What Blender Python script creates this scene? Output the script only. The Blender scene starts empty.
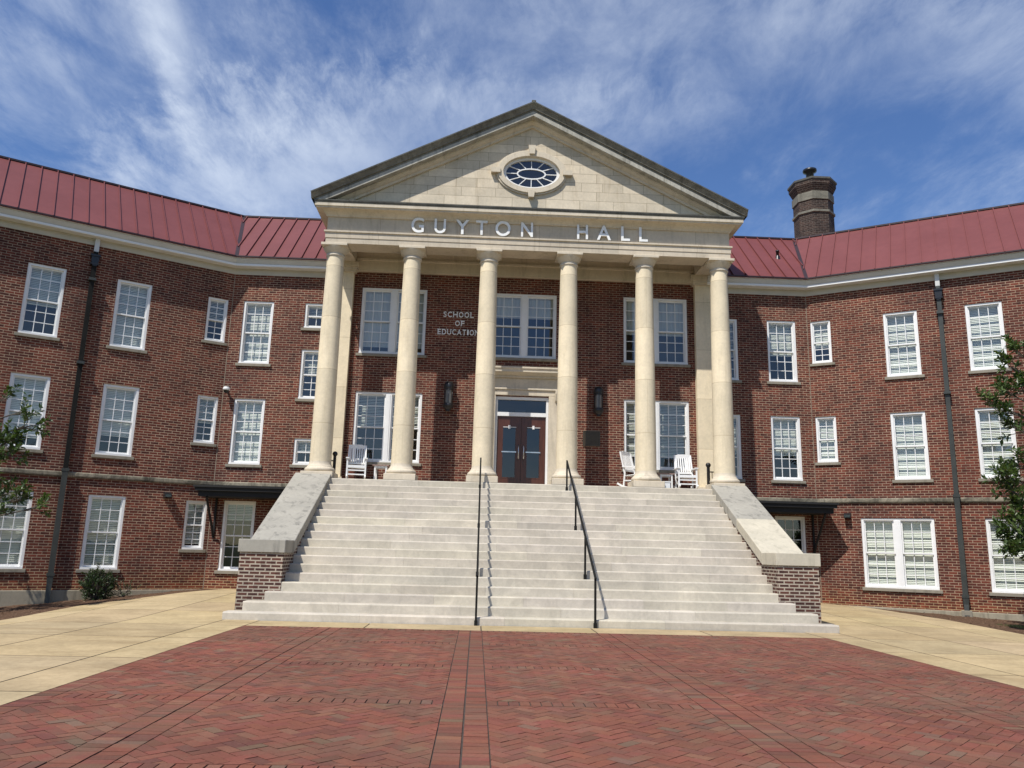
import bpy, math, random
from mathutils import Matrix, Vector, noise
S = bpy.context.scene
COL = S.collection
rad = math.radians
RND = random.Random(7)

# ------------------------------------------------------------------ camera
def cam_basis(pitch, yaw, roll):
    p, y, r = map(rad, (pitch, yaw, roll))
    f = Vector((math.sin(y)*math.cos(p), math.cos(y)*math.cos(p), math.sin(p)))
    rt = Vector((math.cos(y), -math.sin(y), 0)); up = rt.cross(f)
    return f, rt*math.cos(r)+up*math.sin(r), -rt*math.sin(r)+up*math.cos(r)
CAM_LOC = Vector((-1.1424, -15.2393, 1.4117))
cf, cr, cu = cam_basis(11.8864, 2.2198, 1.4872)
cd = bpy.data.cameras.new('camera'); cam = bpy.data.objects.new('camera', cd); COL.objects.link(cam)
cd.sensor_width = 36; cd.lens = 36*788.44/1024; cd.clip_end = 5000; cd.clip_start = 0.05
cam.matrix_world = Matrix(((cr.x, cu.x, -cf.x, CAM_LOC.x), (cr.y, cu.y, -cf.y, CAM_LOC.y), (cr.z, cu.z, -cf.z, CAM_LOC.z), (0, 0, 0, 1)))
S.camera = cam

# ------------------------------------------------------------------ light
SUN_FROM = Vector((-.74, -1.0, 1.88)).normalized()
SUN_EL = math.asin(SUN_FROM.z); SUN_ROT = math.atan2(SUN_FROM.x, SUN_FROM.y)
w = bpy.data.worlds.new('World'); S.world = w; w.use_nodes = True
nt = w.node_tree; nt.nodes.clear()
def N(nt, typ, **kw):
    n = nt.nodes.new(typ)
    for k, v in kw.items():
        if k.startswith('i_'):
            n.inputs[k[2:].replace('_', ' ')].default_value = v
        else: setattr(n, k, v)
    return n
def L(nt, a, b): nt.links.new(a, b)
out = N(nt, 'ShaderNodeOutputWorld'); bg = N(nt, 'ShaderNodeBackground'); bg.inputs['Strength'].default_value = .088
sky = N(nt, 'ShaderNodeTexSky', sky_type='NISHITA', sun_disc=False, sun_elevation=SUN_EL, sun_rotation=SUN_ROT % (2*math.pi), air_density=1.0, dust_density=.35, ozone_density=2.2, altitude=100)
tc = N(nt, 'ShaderNodeTexCoord'); sep = N(nt, 'ShaderNodeSeparateXYZ'); L(nt, tc.outputs['Generated'], sep.inputs[0])
def math_n(nt, op, a, b=None, c=None, clamp=False):
    n = N(nt, 'ShaderNodeMath', operation=op, use_clamp=clamp)
    for i, v in enumerate((a, b, c)):
        if v is None: continue
        if isinstance(v, (int, float)): n.inputs[i].default_value = v
        else: L(nt, v, n.inputs[i])
    return n.outputs[0]
# cirrus: project the view direction on a high flat layer
zc = math_n(nt, 'MAXIMUM', sep.outputs[2], .05)
ux = math_n(nt, 'DIVIDE', sep.outputs[0], math_n(nt, 'ADD', zc, .12)); uy = math_n(nt, 'DIVIDE', sep.outputs[1], math_n(nt, 'ADD', zc, .12))
cmb = N(nt, 'ShaderNodeCombineXYZ'); L(nt, ux, cmb.inputs[0]); L(nt, uy, cmb.inputs[1])
def cloud(scale, rot, loc, sc, det=8, rough=.6, dist=.5):
    mp = N(nt, 'ShaderNodeMapping'); mp.inputs['Scale'].default_value = sc; mp.inputs['Rotation'].default_value = (0, 0, rad(rot)); mp.inputs['Location'].default_value = loc
    L(nt, cmb.outputs[0], mp.inputs[0])
    nn = N(nt, 'ShaderNodeTexNoise'); nn.inputs['Scale'].default_value = scale; nn.inputs['Detail'].default_value = det; nn.inputs['Roughness'].default_value = rough; nn.inputs['Distortion'].default_value = dist
    L(nt, mp.outputs[0], nn.inputs['Vector']); return nn.outputs[0]
big = cloud(1.1, 0, (3.1, 1.7, 0), (1, 1, 1), 3, .5, .4)
wisp = cloud(3.4, 38, (0.4, 0, 0), (1.5, 1.0, 1), 14, .64, .35)
fine = cloud(8.0, 24, (5, 2, 0), (2.4, 1, 1), 12, .68, .25)
def blob(cx, cy, rx, ry, rot, jit):
    mp = N(nt, 'ShaderNodeMapping'); mp.vector_type = 'TEXTURE'
    mp.inputs['Location'].default_value = (cx, cy, 0); mp.inputs['Rotation'].default_value = (0, 0, rad(rot)); mp.inputs['Scale'].default_value = (rx, ry, 1)
    # ragged edges: shift the lookup with the wisp noise
    j = N(nt, 'ShaderNodeVectorMath', operation='MULTIPLY_ADD'); jc = N(nt, 'ShaderNodeCombineXYZ'); L(nt, math_n(nt, 'SUBTRACT', wisp, .5), jc.inputs[0]); L(nt, math_n(nt, 'SUBTRACT', fine, .5), jc.inputs[1])
    L(nt, jc.outputs[0], j.inputs[0]); j.inputs[1].default_value = (jit, jit, 0); L(nt, cmb.outputs[0], j.inputs[2]); L(nt, j.outputs[0], mp.inputs[0])
    g = N(nt, 'ShaderNodeTexGradient', gradient_type='SPHERICAL'); L(nt, mp.outputs[0], g.inputs[0]); return math_n(nt, 'SMOOTH_MIN', g.outputs[1], .8, .3)
def skyxy(px, py):
    d = (cf + cr*(px-512)/788.44 + cu*(384-py)/788.44).normalized()
    return d.x/(d.z+.12), d.y/(d.z+.12)
m = math_n(nt, 'ADD', math_n(nt, 'MULTIPLY', big, .70), math_n(nt, 'ADD', math_n(nt, 'MULTIPLY', wisp, .70), math_n(nt, 'MULTIPLY', fine, .28)))
for px_, py_, rx_, ry_, rot_, jit_, k_ in ((40, 30, .45, .35, 0, .4, .22), (60, 150, .8, .38, 12, .4, .20), (280, 170, .60, .30, -25, .4, .42), (150, 20, .06, .32, 8, .05, .13), (170, 60, .045, .34, 10, .04, .26), (180, 20, .03, .20, 3, .04, .12), (360, 85, .5, .22, -20, .4, .12), (860, 15, .9, .22, 4, .4, .22), (940, 135, .5, .3, 0, .3, -.05), (640, 120, .5, .2, -20, .4, .10)):
    c_ = skyxy(px_, py_); m = math_n(nt, 'ADD', m, math_n(nt, 'MULTIPLY', blob(c_[0], c_[1], rx_, ry_, rot_, jit_), k_))
mr = N(nt, 'ShaderNodeMapRange'); mr.inputs['From Min'].default_value = .68; mr.inputs['From Max'].default_value = 1.62; mr.inputs['To Min'].default_value = .02; mr.inputs['To Max'].default_value = .95; mr.interpolation_type = 'SMOOTHSTEP'
L(nt, m, mr.inputs['Value'])
hsv = N(nt, 'ShaderNodeHueSaturation'); hsv.inputs['Saturation'].default_value = 1.24; hsv.inputs['Hue'].default_value = .510; hsv.inputs['Value'].default_value = 1.38; L(nt, sky.outputs[0], hsv.inputs['Color'])
mx = N(nt, 'ShaderNodeMixRGB'); L(nt, mr.outputs[0], mx.inputs[0]); L(nt, hsv.outputs[0], mx.inputs[1]); mx.inputs[2].default_value = (8.8, 9.7, 11.0, 1)
L(nt, mx.outputs[0], bg.inputs[0]); L(nt, bg.outputs[0], out.inputs[0])
sd = bpy.data.lights.new('sun', 'SUN'); sd.energy = 5.0; sd.angle = rad(.53); sd.color = (1, .955, .88)
sun = bpy.data.objects.new('sun', sd); COL.objects.link(sun); sun.rotation_euler = SUN_FROM.to_track_quat('Z', 'Y').to_euler(); sun.location = (0, 0, 30)
S.view_settings.view_transform = 'Standard'; S.view_settings.look = 'None'; S.view_settings.exposure = .13; S.view_settings.gamma = 1
S.render.engine = 'CYCLES'; S.cycles.max_bounces = 6; S.cycles.transparent_max_bounces = 12

# ------------------------------------------------------------------ materials
def new_mat(name):
    m = bpy.data.materials.new(name); m.use_nodes = True; nt = m.node_tree
    return m, nt, nt.nodes['Principled BSDF']
def ramp(nt, fac, stops):
    r = N(nt, 'ShaderNodeValToRGB'); L(nt, fac, r.inputs[0]); el = r.color_ramp.elements
    el[0].position, el[0].color = stops[0][0], (*stops[0][1], 1); el[1].position, el[1].color = stops[-1][0], (*stops[-1][1], 1)
    for p, c in stops[1:-1]: x = el.new(p); x.color = (*c, 1)
    return r.outputs[0]
def mixc(nt, typ, fac, a, b):
    n = N(nt, 'ShaderNodeMixRGB', blend_type=typ)
    for i, v in enumerate((fac, a, b)):
        if isinstance(v, (int, float)): n.inputs[i].default_value = v
        elif isinstance(v, tuple): n.inputs[i].default_value = (*v, 1)
        else: L(nt, v, n.inputs[i])
    return n.outputs[0]
def noise_n(nt, scale, detail=5, rough=.6, coord='Object', sc=(1, 1, 1), dist=0):
    tc = N(nt, 'ShaderNodeTexCoord'); mp = N(nt, 'ShaderNodeMapping'); mp.inputs['Scale'].default_value = sc
    L(nt, tc.outputs[coord], mp.inputs[0]); n = N(nt, 'ShaderNodeTexNoise'); n.inputs['Scale'].default_value = scale; n.inputs['Detail'].default_value = detail
    n.inputs['Roughness'].default_value = rough; n.inputs['Distortion'].default_value = dist; L(nt, mp.outputs[0], n.inputs['Vector']); return n.outputs[0]
def bump(nt, b, h, dist=.01, strength=.5):
    n = N(nt, 'ShaderNodeBump'); n.inputs['Distance'].default_value = dist; n.inputs['Strength'].default_value = strength; L(nt, h, n.inputs['Height']); L(nt, n.outputs[0], b.inputs['Normal'])
def worldz(nt):
    g = N(nt, 'ShaderNodeNewGeometry'); s = N(nt, 'ShaderNodeSeparateXYZ'); L(nt, g.outputs['Position'], s.inputs[0]); return s.outputs[2]

def plain(name, col, rough=.6, var=.12, scale=6, metal=0, spec=.5, sc=(1, 1, 1)):
    m, nt, b = new_mat(name)
    n = noise_n(nt, scale, 5, .65, sc=sc)
    lo = tuple(c*(1-var) for c in col); hi = tuple(min(1, c*(1+var)) for c in col)
    L(nt, ramp(nt, n, [(.3, lo), (.7, hi)]), b.inputs['Base Color']); b.inputs['Roughness'].default_value = rough; b.inputs['Metallic'].default_value = metal
    b.inputs['Specular IOR Level'].default_value = spec
    return m
def brick_mat(name, c1, c2, mortar, stain=True, msize=.009, bw=.203, rh=.0677, bias=0):
    m, nt, b = new_mat(name); uv = N(nt, 'ShaderNodeUVMap')
    bt = N(nt, 'ShaderNodeTexBrick'); L(nt, uv.outputs[0], bt.inputs['Vector']); bt.offset = .5; bt.squash = 1
    bt.inputs['Scale'].default_value = 1; bt.inputs['Brick Width'].default_value = bw; bt.inputs['Row Height'].default_value = rh
    bt.inputs['Mortar Size'].default_value = msize; bt.inputs['Mortar Smooth'].default_value = .15; bt.inputs['Bias'].default_value = bias
    bt.inputs['Color1'].default_value = (*c1, 1); bt.inputs['Color2'].default_value = (*c2, 1)
    mv = noise_n(nt, .9, 4, .6); mcol = ramp(nt, mv, [(.35, tuple(x*.72 for x in mortar)), (.65, mortar)])
    L(nt, mcol, bt.inputs['Mortar'])
    # big patches of slightly different firing, fine speckle
    n1 = noise_n(nt, .55, 4, .6); n2 = noise_n(nt, 28, 3, .7)
    col = mixc(nt, 'MULTIPLY', 1, bt.outputs[0], ramp(nt, n1, [(.3, (.70, .70, .74)), (.7, (1.18, 1.12, 1.06))]))
    col = mixc(nt, 'MULTIPLY', .8, col, ramp(nt, n2, [(.25, (.72, .72, .72)), (.75, (1.25, 1.25, 1.25))]))
    # a few dark burnt headers
    vm = N(nt, 'ShaderNodeMapping'); vm.inputs['Scale'].default_value = (1/bw*2, 1/rh, 1); L(nt, uv.outputs[0], vm.inputs[0])
    fl = N(nt, 'ShaderNodeVectorMath', operation='FLOOR'); L(nt, vm.outputs[0], fl.inputs[0])
    wn = N(nt, 'ShaderNodeTexWhiteNoise', noise_dimensions='2D'); L(nt, fl.outputs[0], wn.inputs[0])
    hd = math_n(nt, 'GREATER_THAN', wn.outputs[0], .82)
    col = mixc(nt, 'MULTIPLY', math_n(nt, 'MULTIPLY', hd, .55), col, (.45, .42, .45))
    if stain:
        z = worldz(nt); ns = noise_n(nt, 1.3, 5, .65, sc=(1, 1, .6))
        k = N(nt, 'ShaderNodeMapRange'); k.inputs['From Min'].default_value = .95; k.inputs['From Max'].default_value = .15; L(nt, math_n(nt, 'ADD', z, math_n(nt, 'MULTIPLY', ns, -.5)), k.inputs[0])
        k.inputs['From Min'].default_value = .55; k.inputs['From Max'].default_value = -.15
        col = mixc(nt, 'MIX', math_n(nt, 'MULTIPLY', k.outputs[0], .55), col, mixc(nt, 'MULTIPLY', 1, col, (1.75, 1.65, 1.0)))
        st = ramp(nt, noise_n(nt, .8, 5, .7, sc=(2.2, 2.2, .22)), [(.50, (1, 1, 1)), (.72, (.62, .62, .64))])
        col = mixc(nt, 'MULTIPLY', .75, col, st)
    L(nt, col, b.inputs['Base Color']); b.inputs['Roughness'].default_value = .88; b.inputs['Specular IOR Level'].default_value = .3
    inv = math_n(nt, 'SUBTRACT', 1, bt.outputs[1]); bump(nt, b, math_n(nt, 'ADD', inv, math_n(nt, 'MULTIPLY', n2, .3)), .006, .6)
    return m
def stone_mat(name, col, dark=(.5, .5, .5), stain=.5, joints=None, tint=False, rough=.8, streak=True, jcol=.45, msize=.006, mottle=0, jvar=0):
    m, nt, b = new_mat(name)
    n1 = noise_n(nt, 1.1, 6, .65); n2 = noise_n(nt, 14, 5, .7)
    c = mixc(nt, 'MULTIPLY', 1, col, ramp(nt, n1, [(.3, (.86, .86, .85)), (.7, (1.08, 1.07, 1.05))]))
    c = mixc(nt, 'MULTIPLY', .7, c, ramp(nt, n2, [(.3, (.88, .88, .88)), (.7, (1.08, 1.08, 1.08))]))
    if streak:
        s = noise_n(nt, 1.6, 6, .7, sc=(3, 3, .3), dist=.6)
        c = mixc(nt, 'MULTIPLY', stain, c, ramp(nt, s, [(.52, (1, 1, 1)), (.72, dark)]))
        s2 = noise_n(nt, 2.6, 7, .75, dist=.8)
        c = mixc(nt, 'MULTIPLY', stain*.6, c, ramp(nt, s2, [(.58, (1, 1, 1)), (.78, dark)]))
    if mottle:
        s3 = noise_n(nt, 1.5, 8, .75, dist=1.2); c = mixc(nt, 'MULTIPLY', mottle, c, ramp(nt, s3, [(.42, (1.05, 1.05, 1.03)), (.60, (.30, .30, .29))]))
    if joints:
        uv = N(nt, 'ShaderNodeUVMap'); bt = N(nt, 'ShaderNodeTexBrick'); L(nt, uv.outputs[0], bt.inputs[0]); bt.offset = .5; bt.inputs['Scale'].default_value = 1
        bt.inputs['Brick Width'].default_value = joints[0]; bt.inputs['Row Height'].default_value = joints[1]; bt.inputs['Mortar Size'].default_value = msize; bt.inputs['Mortar Smooth'].default_value = .3
        bt.offset_frequency = 2; bt.squash = joints[2] if len(joints) > 2 else 1; bt.squash_frequency = 3
        bt.inputs['Color1'].default_value = (.9-jvar, .89-jvar, .87-jvar*1.1, 1); bt.inputs['Color2'].default_value = (1.08, 1.06, 1.03, 1); bt.inputs['Mortar'].default_value = (jcol, jcol*.93, jcol*.82, 1)
        c = mixc(nt, 'MULTIPLY', 1, c, bt.outputs[0])
    if tint:
        a = N(nt, 'ShaderNodeAttribute'); a.attribute_name = 'tint'
        c = mixc(nt, 'MULTIPLY', 1, c, a.outputs['Color'])
    L(nt, c, b.inputs['Base Color']); b.inputs['Roughness'].default_value = rough; b.inputs['Specular IOR Level'].default_value = .3
    bump(nt, b, n2, .004, .4)
    return m
M = {}
M['brick'] = brick_mat('red_brick', (.158, .040, .024), (.070, .021, .0155), (.40, .30, .215), msize=.0078)
M['brick2'] = brick_mat('stair_brick', (.115, .046, .033), (.055, .026, .021), (.46, .41, .33), stain=False, msize=.013)
M['brick_dark'] = brick_mat('chimney_brick', (.07, .042, .032), (.03, .02, .017), (.14, .12, .10), stain=False)
M['lime'] = stone_mat('limestone', (.60, .53, .42), (.55, .53, .50), .55)
M['column'] = stone_mat('column_stone', (.74, .65, .485), (.72, .70, .66), .5, joints=(50, 1.45), jcol=.72, msize=.008)
M['ashlar'] = stone_mat('ashlar_limestone', (.64, .565, .45), (.62, .56, .47), .45, joints=(.95, .27, .62), jcol=.42, msize=.0055, jvar=.05, mottle=.10)
M['frieze'] = stone_mat('frieze_stone', (.57, .505, .41), (.55, .52, .48), .55, joints=(2.2, 3), jcol=.62)
M['step'] = stone_mat('step_stone', (.545, .50, .425), (.72, .72, .72), .4, tint=True, rough=.85, mottle=.18)
M['cap'] = stone_mat('coping_stone', (.33, .315, .275), (.45, .45, .47), 1.0, rough=.85)
M['capclean'] = stone_mat('clean_coping_stone', (.50, .46, .37), (.6, .6, .58), .7, rough=.85)
M['weather'] = stone_mat('weathered_stone', (.105, .105, .095), (.45, .45, .42), .8, mottle=.5)
M['cyma'] = stone_mat('grey_moulding_stone', (.21, .20, .17), (.40, .40, .37), .9, mottle=.5)
M['weatherlight'] = stone_mat('streaked_stone', (.42, .405, .36), (.40, .40, .38), .9, mottle=.35)
M['string'] = stone_mat('string_course_stone', (.27, .245, .195), (.25, .25, .24), 1.0, joints=(1.05, 5), jcol=.8, mottle=.9)
M['sill'] = stone_mat('sill_stone', (.25, .225, .18), (.5, .5, .48), .7)
M['bandstone'] = stone_mat('sooty_stone', (.20, .19, .155), (.4, .4, .38), .8, mottle=.4)
M['found'] = stone_mat('foundation_concrete', (.30, .265, .20), (.4, .4, .38), .8)
M['white'] = plain('white_paint', (.74, .74, .73), .45, .05, 3)
M['gutter'] = plain('shaded_gutter_paint', (.52, .52, .50), .4, .08, 2)  # greyer than the white lip: the slanted face's shade is in the colour
M['cream'] = plain('cream_paint', (.46, .43, .36), .6, .08, 2)
M['caulk'] = plain('tan_caulk', (.24, .19, .14), .8, .2, 3)
M['black'] = plain('black_metal', (.012, .012, .013), .35, .3, 20)
M['canopy'] = plain('canopy_metal', (.008, .008, .008), .8, .3, 4)
M['blackmatte'] = plain('flat_black_metal', (.010, .010, .009), .85, .3, 6, spec=.2)
M['pipe'] = plain('downspout_metal', (.030, .033, .029), .5, .35, 3)
M['silver'] = plain('brushed_steel', (.6, .6, .6), .3, .1, 20, metal=.9)
M['letter'] = plain('cast_aluminium', (.80, .80, .78), .4, .1, 6)
M['wood'] = plain('mahogany_door', (.075, .024, .013), .35, .3, 5, sc=(6, 6, .6))
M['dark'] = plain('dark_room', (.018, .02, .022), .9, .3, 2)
M['blind'] = plain('blind_slats', (.80, .78, .70), .6, .06, 2)
M['curtain'] = plain('pale_curtain', (.50, .51, .49), .9, .15, 1.5, sc=(9, 9, .3))
M['bronze'] = plain('bronze_plaque', (.05, .036, .020), .45, .3, 12, metal=.3)
M['bark'] = plain('bark', (.09, .075, .06), .9, .35, 9, sc=(1, 1, .3))
M['tabletop'] = plain('faded_wood_top', (.36, .24, .21), .6, .15, 6)
def metal_roof():
    m, nt, b = new_mat('red_metal_roof'); n = noise_n(nt, .7, 5, .6); n2 = noise_n(nt, 5, 5, .6)
    c = ramp(nt, n, [(.3, (.138, .037, .034)), (.7, (.166, .048, .045))]); c = mixc(nt, 'MULTIPLY', .6, c, ramp(nt, n2, [(.3, (.9, .9, .9)), (.7, (1.08, 1.08, 1.08))]))
    L(nt, c, b.inputs['Base Color']); b.inputs['Roughness'].default_value = .5; b.inputs['Specular IOR Level'].default_value = .35
    bump(nt, b, noise_n(nt, 2.2, 2, .5), .01, .25); return m
M['roof'] = metal_roof()
M['roofedge'] = plain('dark_red_trim', (.025, .010, .012), .5, .2, 4)
def glass_mat(name='window_glass', tint=(.84, .88, .87), base=.085):
    m = bpy.data.materials.new(name); m.use_nodes = True; nt = m.node_tree; nt.nodes.clear()
    o = N(nt, 'ShaderNodeOutputMaterial'); t = N(nt, 'ShaderNodeBsdfTransparent'); t.inputs[0].default_value = (*tint, 1)
    g = N(nt, 'ShaderNodeBsdfGlossy'); g.inputs['Roughness'].default_value = .012; g.inputs[0].default_value = (.95, .97, 1, 1)
    # a pane has two faces, so the same reflectance from both sides
    ge = N(nt, 'ShaderNodeNewGeometry'); dt = N(nt, 'ShaderNodeVectorMath', operation='DOT_PRODUCT'); L(nt, ge.outputs['Incoming'], dt.inputs[0]); L(nt, ge.outputs['Normal'], dt.inputs[1])
    cs = math_n(nt, 'SUBTRACT', 1, math_n(nt, 'ABSOLUTE', dt.outputs['Value']), clamp=True)
    fac = math_n(nt, 'ADD', math_n(nt, 'MULTIPLY', math_n(nt, 'POWER', cs, 5), .85), base, clamp=True)
    mx = N(nt, 'ShaderNodeMixShader'); L(nt, fac, mx.inputs[0]); L(nt, t.outputs[0], mx.inputs[1]); L(nt, g.outputs[0], mx.inputs[2]); L(nt, mx.outputs[0], o.inputs[0])
    # old glass is slightly wavy
    bp = N(nt, 'ShaderNodeBump'); bp.inputs['Distance'].default_value = .02; bp.inputs['Strength'].default_value = .05
    L(nt, noise_n(nt, 1.8, 2, .5, coord='Object'), bp.inputs['Height']); L(nt, bp.outputs[0], g.inputs['Normal'])
    return m
M['glass'] = glass_mat()
M['dglass'] = glass_mat('door_glass', (.14, .18, .24), .07)
def ground_mat(name, a, b_, scale, rough=.95, dist=.02, sc=(1, 1, 1), strength=.8, extra=None):
    m, nt, b = new_mat(name); n = noise_n(nt, scale, 8, .7, sc=sc); n2 = noise_n(nt, scale*.07, 4, .6)
    c = ramp(nt, n, [(.32, a), (.68, b_)]); c = mixc(nt, 'MULTIPLY', .8, c, ramp(nt, n2, [(.3, (.75, .75, .75)), (.7, (1.15, 1.15, 1.15))]))
    if extra: c = extra(nt, c)
    L(nt, c, b.inputs['Base Color']); b.inputs['Roughness'].default_value = rough; b.inputs['Specular IOR Level'].default_value = .25; bump(nt, b, n, dist, strength); return m
M['soil'] = ground_mat('lawn_soil', (.05, .06, .02), (.09, .11, .035), 9)
M['mulch'] = ground_mat('pine_mulch', (.045, .024, .014), (.19, .11, .065), 30, dist=.04, strength=1)
def conc_extra(nt, c):
    a = N(nt, 'ShaderNodeAttribute'); a.attribute_name = 'tint'; c = mixc(nt, 'MULTIPLY', 1, c, a.outputs['Color'])
    s = noise_n(nt, .45, 6, .7, sc=(1, 2.5, 1), dist=.7); c = mixc(nt, 'MULTIPLY', .8, c, ramp(nt, s, [(.5, (1, 1, 1)), (.72, (.70, .66, .60))])); return c
M['concrete'] = ground_mat('tan_concrete', (.360, .280, .165), (.475, .375, .225), 14, .85, .003, extra=conc_extra)
M['joint'] = plain('joint_filler', (.035, .03, .026), .95, .3, 20)
M['sand'] = plain('paver_joint_sand', (.055, .042, .036), .95, .3, 20)
def paver_mat():
    m, nt, b = new_mat('clay_pavers'); a = N(nt, 'ShaderNodeAttribute'); a.attribute_name = 'tint'
    n = noise_n(nt, 40, 5, .7); n2 = noise_n(nt, .6, 5, .65, dist=.5)
    c = mixc(nt, 'MULTIPLY', 1, a.outputs['Color'], ramp(nt, n, [(.25, (.78, .78, .78)), (.75, (1.2, 1.2, 1.2))]))
    c = mixc(nt, 'MULTIPLY', .8, c, ramp(nt, n2, [(.32, (.72, .73, .70)), (.68, (1.14, 1.08, 1.04))]))
    mo = noise_n(nt, .9, 7, .75, dist=.8); c = mixc(nt, 'MIX', ramp(nt, mo, [(.45, (0, 0, 0)), (.70, (.55, .55, .55))]), c, (.125, .098, .062))
    L(nt, c, b.inputs['Base Color']); b.inputs['Roughness'].default_value = .82; b.inputs['Specular IOR Level'].default_value = .35; bump(nt, b, n, .002, .5); return m
M['paver'] = paver_mat()
def leaf_mat(name, a, b_):
    m, nt, b = new_mat(name); at = N(nt, 'ShaderNodeAttribute'); at.attribute_name = 'tint'
    c = mixc(nt, 'MIX', at.outputs['Fac'], a, b_); L(nt, c, b.inputs['Base Color']); b.inputs['Roughness'].default_value = .42; b.inputs['Specular IOR Level'].default_value = .45
    tr = N(nt, 'ShaderNodeBsdfTranslucent'); L(nt, mixc(nt, 'MULTIPLY', 1, c, (1.2, 1.5, .5)), tr.inputs[0]); mx = N(nt, 'ShaderNodeMixShader'); mx.inputs[0].default_value = .22
    o = nt.nodes['Material Output']; L(nt, b.outputs[0], mx.inputs[1]); L(nt, tr.outputs[0], mx.inputs[2]); L(nt, mx.outputs[0], o.inputs[0]); return m
M['leaf'] = leaf_mat('glossy_leaf', (.030, .060, .015), (.11, .155, .045))
M['leafshrub'] = leaf_mat('shrub_leaf', (.016, .035, .010), (.06, .095, .03))
M['grass'] = leaf_mat('grass_blade', (.05, .09, .02), (.12, .16, .05))

# ------------------------------------------------------------------ mesh builder
class MB:
    def __init__(s, T=None): s.v = []; s.f = []; s.uv = []; s.mi = []; s.t = []; s.T = T or Matrix(); s.sm = []
    def face(s, pts, mi=0, tint=None, uv=None, smooth=False):
        pts = [Vector(p) for p in pts]; n0 = len(s.v)
        if uv is None:
            nr = Vector((0, 0, 0))
            for i in range(len(pts)):
                a, b = pts[i], pts[(i+1) % len(pts)]; nr += Vector(((a.y-b.y)*(a.z+b.z), (a.z-b.z)*(a.x+b.x), (a.x-b.x)*(a.y+b.y)))
            ax = max(range(3), key=lambda i: abs(nr[i]))
            uv = [(p.y, p.z) if ax == 0 else (p.x, p.z) if ax == 1 else (p.x, p.y) for p in pts]
        s.v += [s.T @ p for p in pts]; s.f.append(list(range(n0, n0+len(pts)))); s.uv += list(uv); s.mi.append(mi); s.t.append(tint); s.sm.append(smooth)
    def box(s, x0, x1, y0, y1, z0, z1, mi=0, tint=None, skip=''):
        P = lambda a, b, c: (a, b, c)
        F = {'-y': [P(x0,y0,z0),P(x1,y0,z0),P(x1,y0,z1),P(x0,y0,z1)], '+y': [P(x1,y1,z0),P(x0,y1,z0),P(x0,y1,z1),P(x1,y1,z1)],
             '-x': [P(x0,y1,z0),P(x0,y0,z0),P(x0,y0,z1),P(x0,y1,z1)], '+x': [P(x1,y0,z0),P(x1,y1,z0),P(x1,y1,z1),P(x1,y0,z1)],
             '+z': [P(x0,y0,z1),P(x1,y0,z1),P(x1,y1,z1),P(x0,y1,z1)], '-z': [P(x0,y1,z0),P(x1,y1,z0),P(x1,y0,z0),P(x0,y0,z0)]}
        for k, q in F.items():
            if k not in skip: s.face(q, mi, tint)
        return s
    def bar(s, a, b, wd, hd=None, up=(0, 0, 1), mi=0, tint=None):
        a, b = Vector(a), Vector(b); d = (b-a).normalized(); hd = hd or wd; u = Vector(up)
        if abs(d.dot(u)) > .98: u = Vector((0, 1, 0))
        r = d.cross(u).normalized()*wd/2; q = r.cross(d).normalized()*hd/2
        A = [a-r-q, a+r-q, a+r+q, a-r+q]; B = [x+(b-a) for x in A]
        for i in range(4): s.face([A[i], A[(i+1) % 4], B[(i+1) % 4], B[i]], mi, tint)
        s.face(A[::-1], mi, tint); s.face(B, mi, tint); return s
    def tube(s, pts, radii, n=8, mi=0, tint=None, caps=True):
        pts = [Vector(p) for p in pts]; rings = []
        if not isinstance(radii, (list, tuple)): radii = [radii]*len(pts)
        pr = None
        for i, p in enumerate(pts):
            d = (pts[min(i+1, len(pts)-1)]-pts[max(i-1, 0)]).normalized()
            if pr is None: u = Vector((0, 0, 1)) if abs(d.z) < .9 else Vector((1, 0, 0)); r = d.cross(u).normalized()
            else: r = (pr-d*pr.dot(d)).normalized()
            pr = r; q = d.cross(r)
            rings.append([p+(r*math.cos(2*math.pi*k/n)+q*math.sin(2*math.pi*k/n))*radii[i] for k in range(n)])
        for i in range(len(rings)-1):
            for k in range(n): s.face([rings[i][k], rings[i][(k+1) % n], rings[i+1][(k+1) % n], rings[i+1][k]], mi, tint, smooth=True)
        if caps: s.face(rings[0][::-1], mi, tint); s.face(rings[-1], mi, tint)
        return s
    def lathe(s, prof, cx, cy, n=32, mi=0, smooth=True, tint=None, a0=0):
        for (r0, z0), (r1, z1) in zip(prof, prof[1:]):
            for k in range(n):
                a, b = a0+2*math.pi*k/n, a0+2*math.pi*(k+1)/n; c = lambda r, t, z: (cx+r*math.cos(t), cy+r*math.sin(t), z)
                R_ = max(r0, r1); uu = lambda t, z: (t*R_, z)
                if r0 < 1e-6: s.face([c(0, a, z0), c(r1, b, z1), c(r1, a, z1)][::-1], mi, tint, [uu(a, z0)]*3, smooth)
                elif r1 < 1e-6: s.face([c(r0, a, z0), c(r0, b, z0), c(0, a, z1)], mi, tint, [uu(a, z0)]*3, smooth)
                else: s.face([c(r0, a, z0), c(r0, b, z0), c(r1, b, z1), c(r1, a, z1)], mi, tint, [uu(a, z0), uu(b, z0), uu(b, z1), uu(a, z1)], smooth)
        return s
    def sphere(s, c, r, n=10, mi=0, sz=1):
        prof = [(r*math.sin(math.pi*i/n), c[2]-r*sz*math.cos(math.pi*i/n)) for i in range(n+1)]; prof[0] = (0, prof[0][1]); prof[-1] = (0, prof[-1][1])
        return s.lathe(prof, c[0], c[1], n*2, mi)
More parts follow.
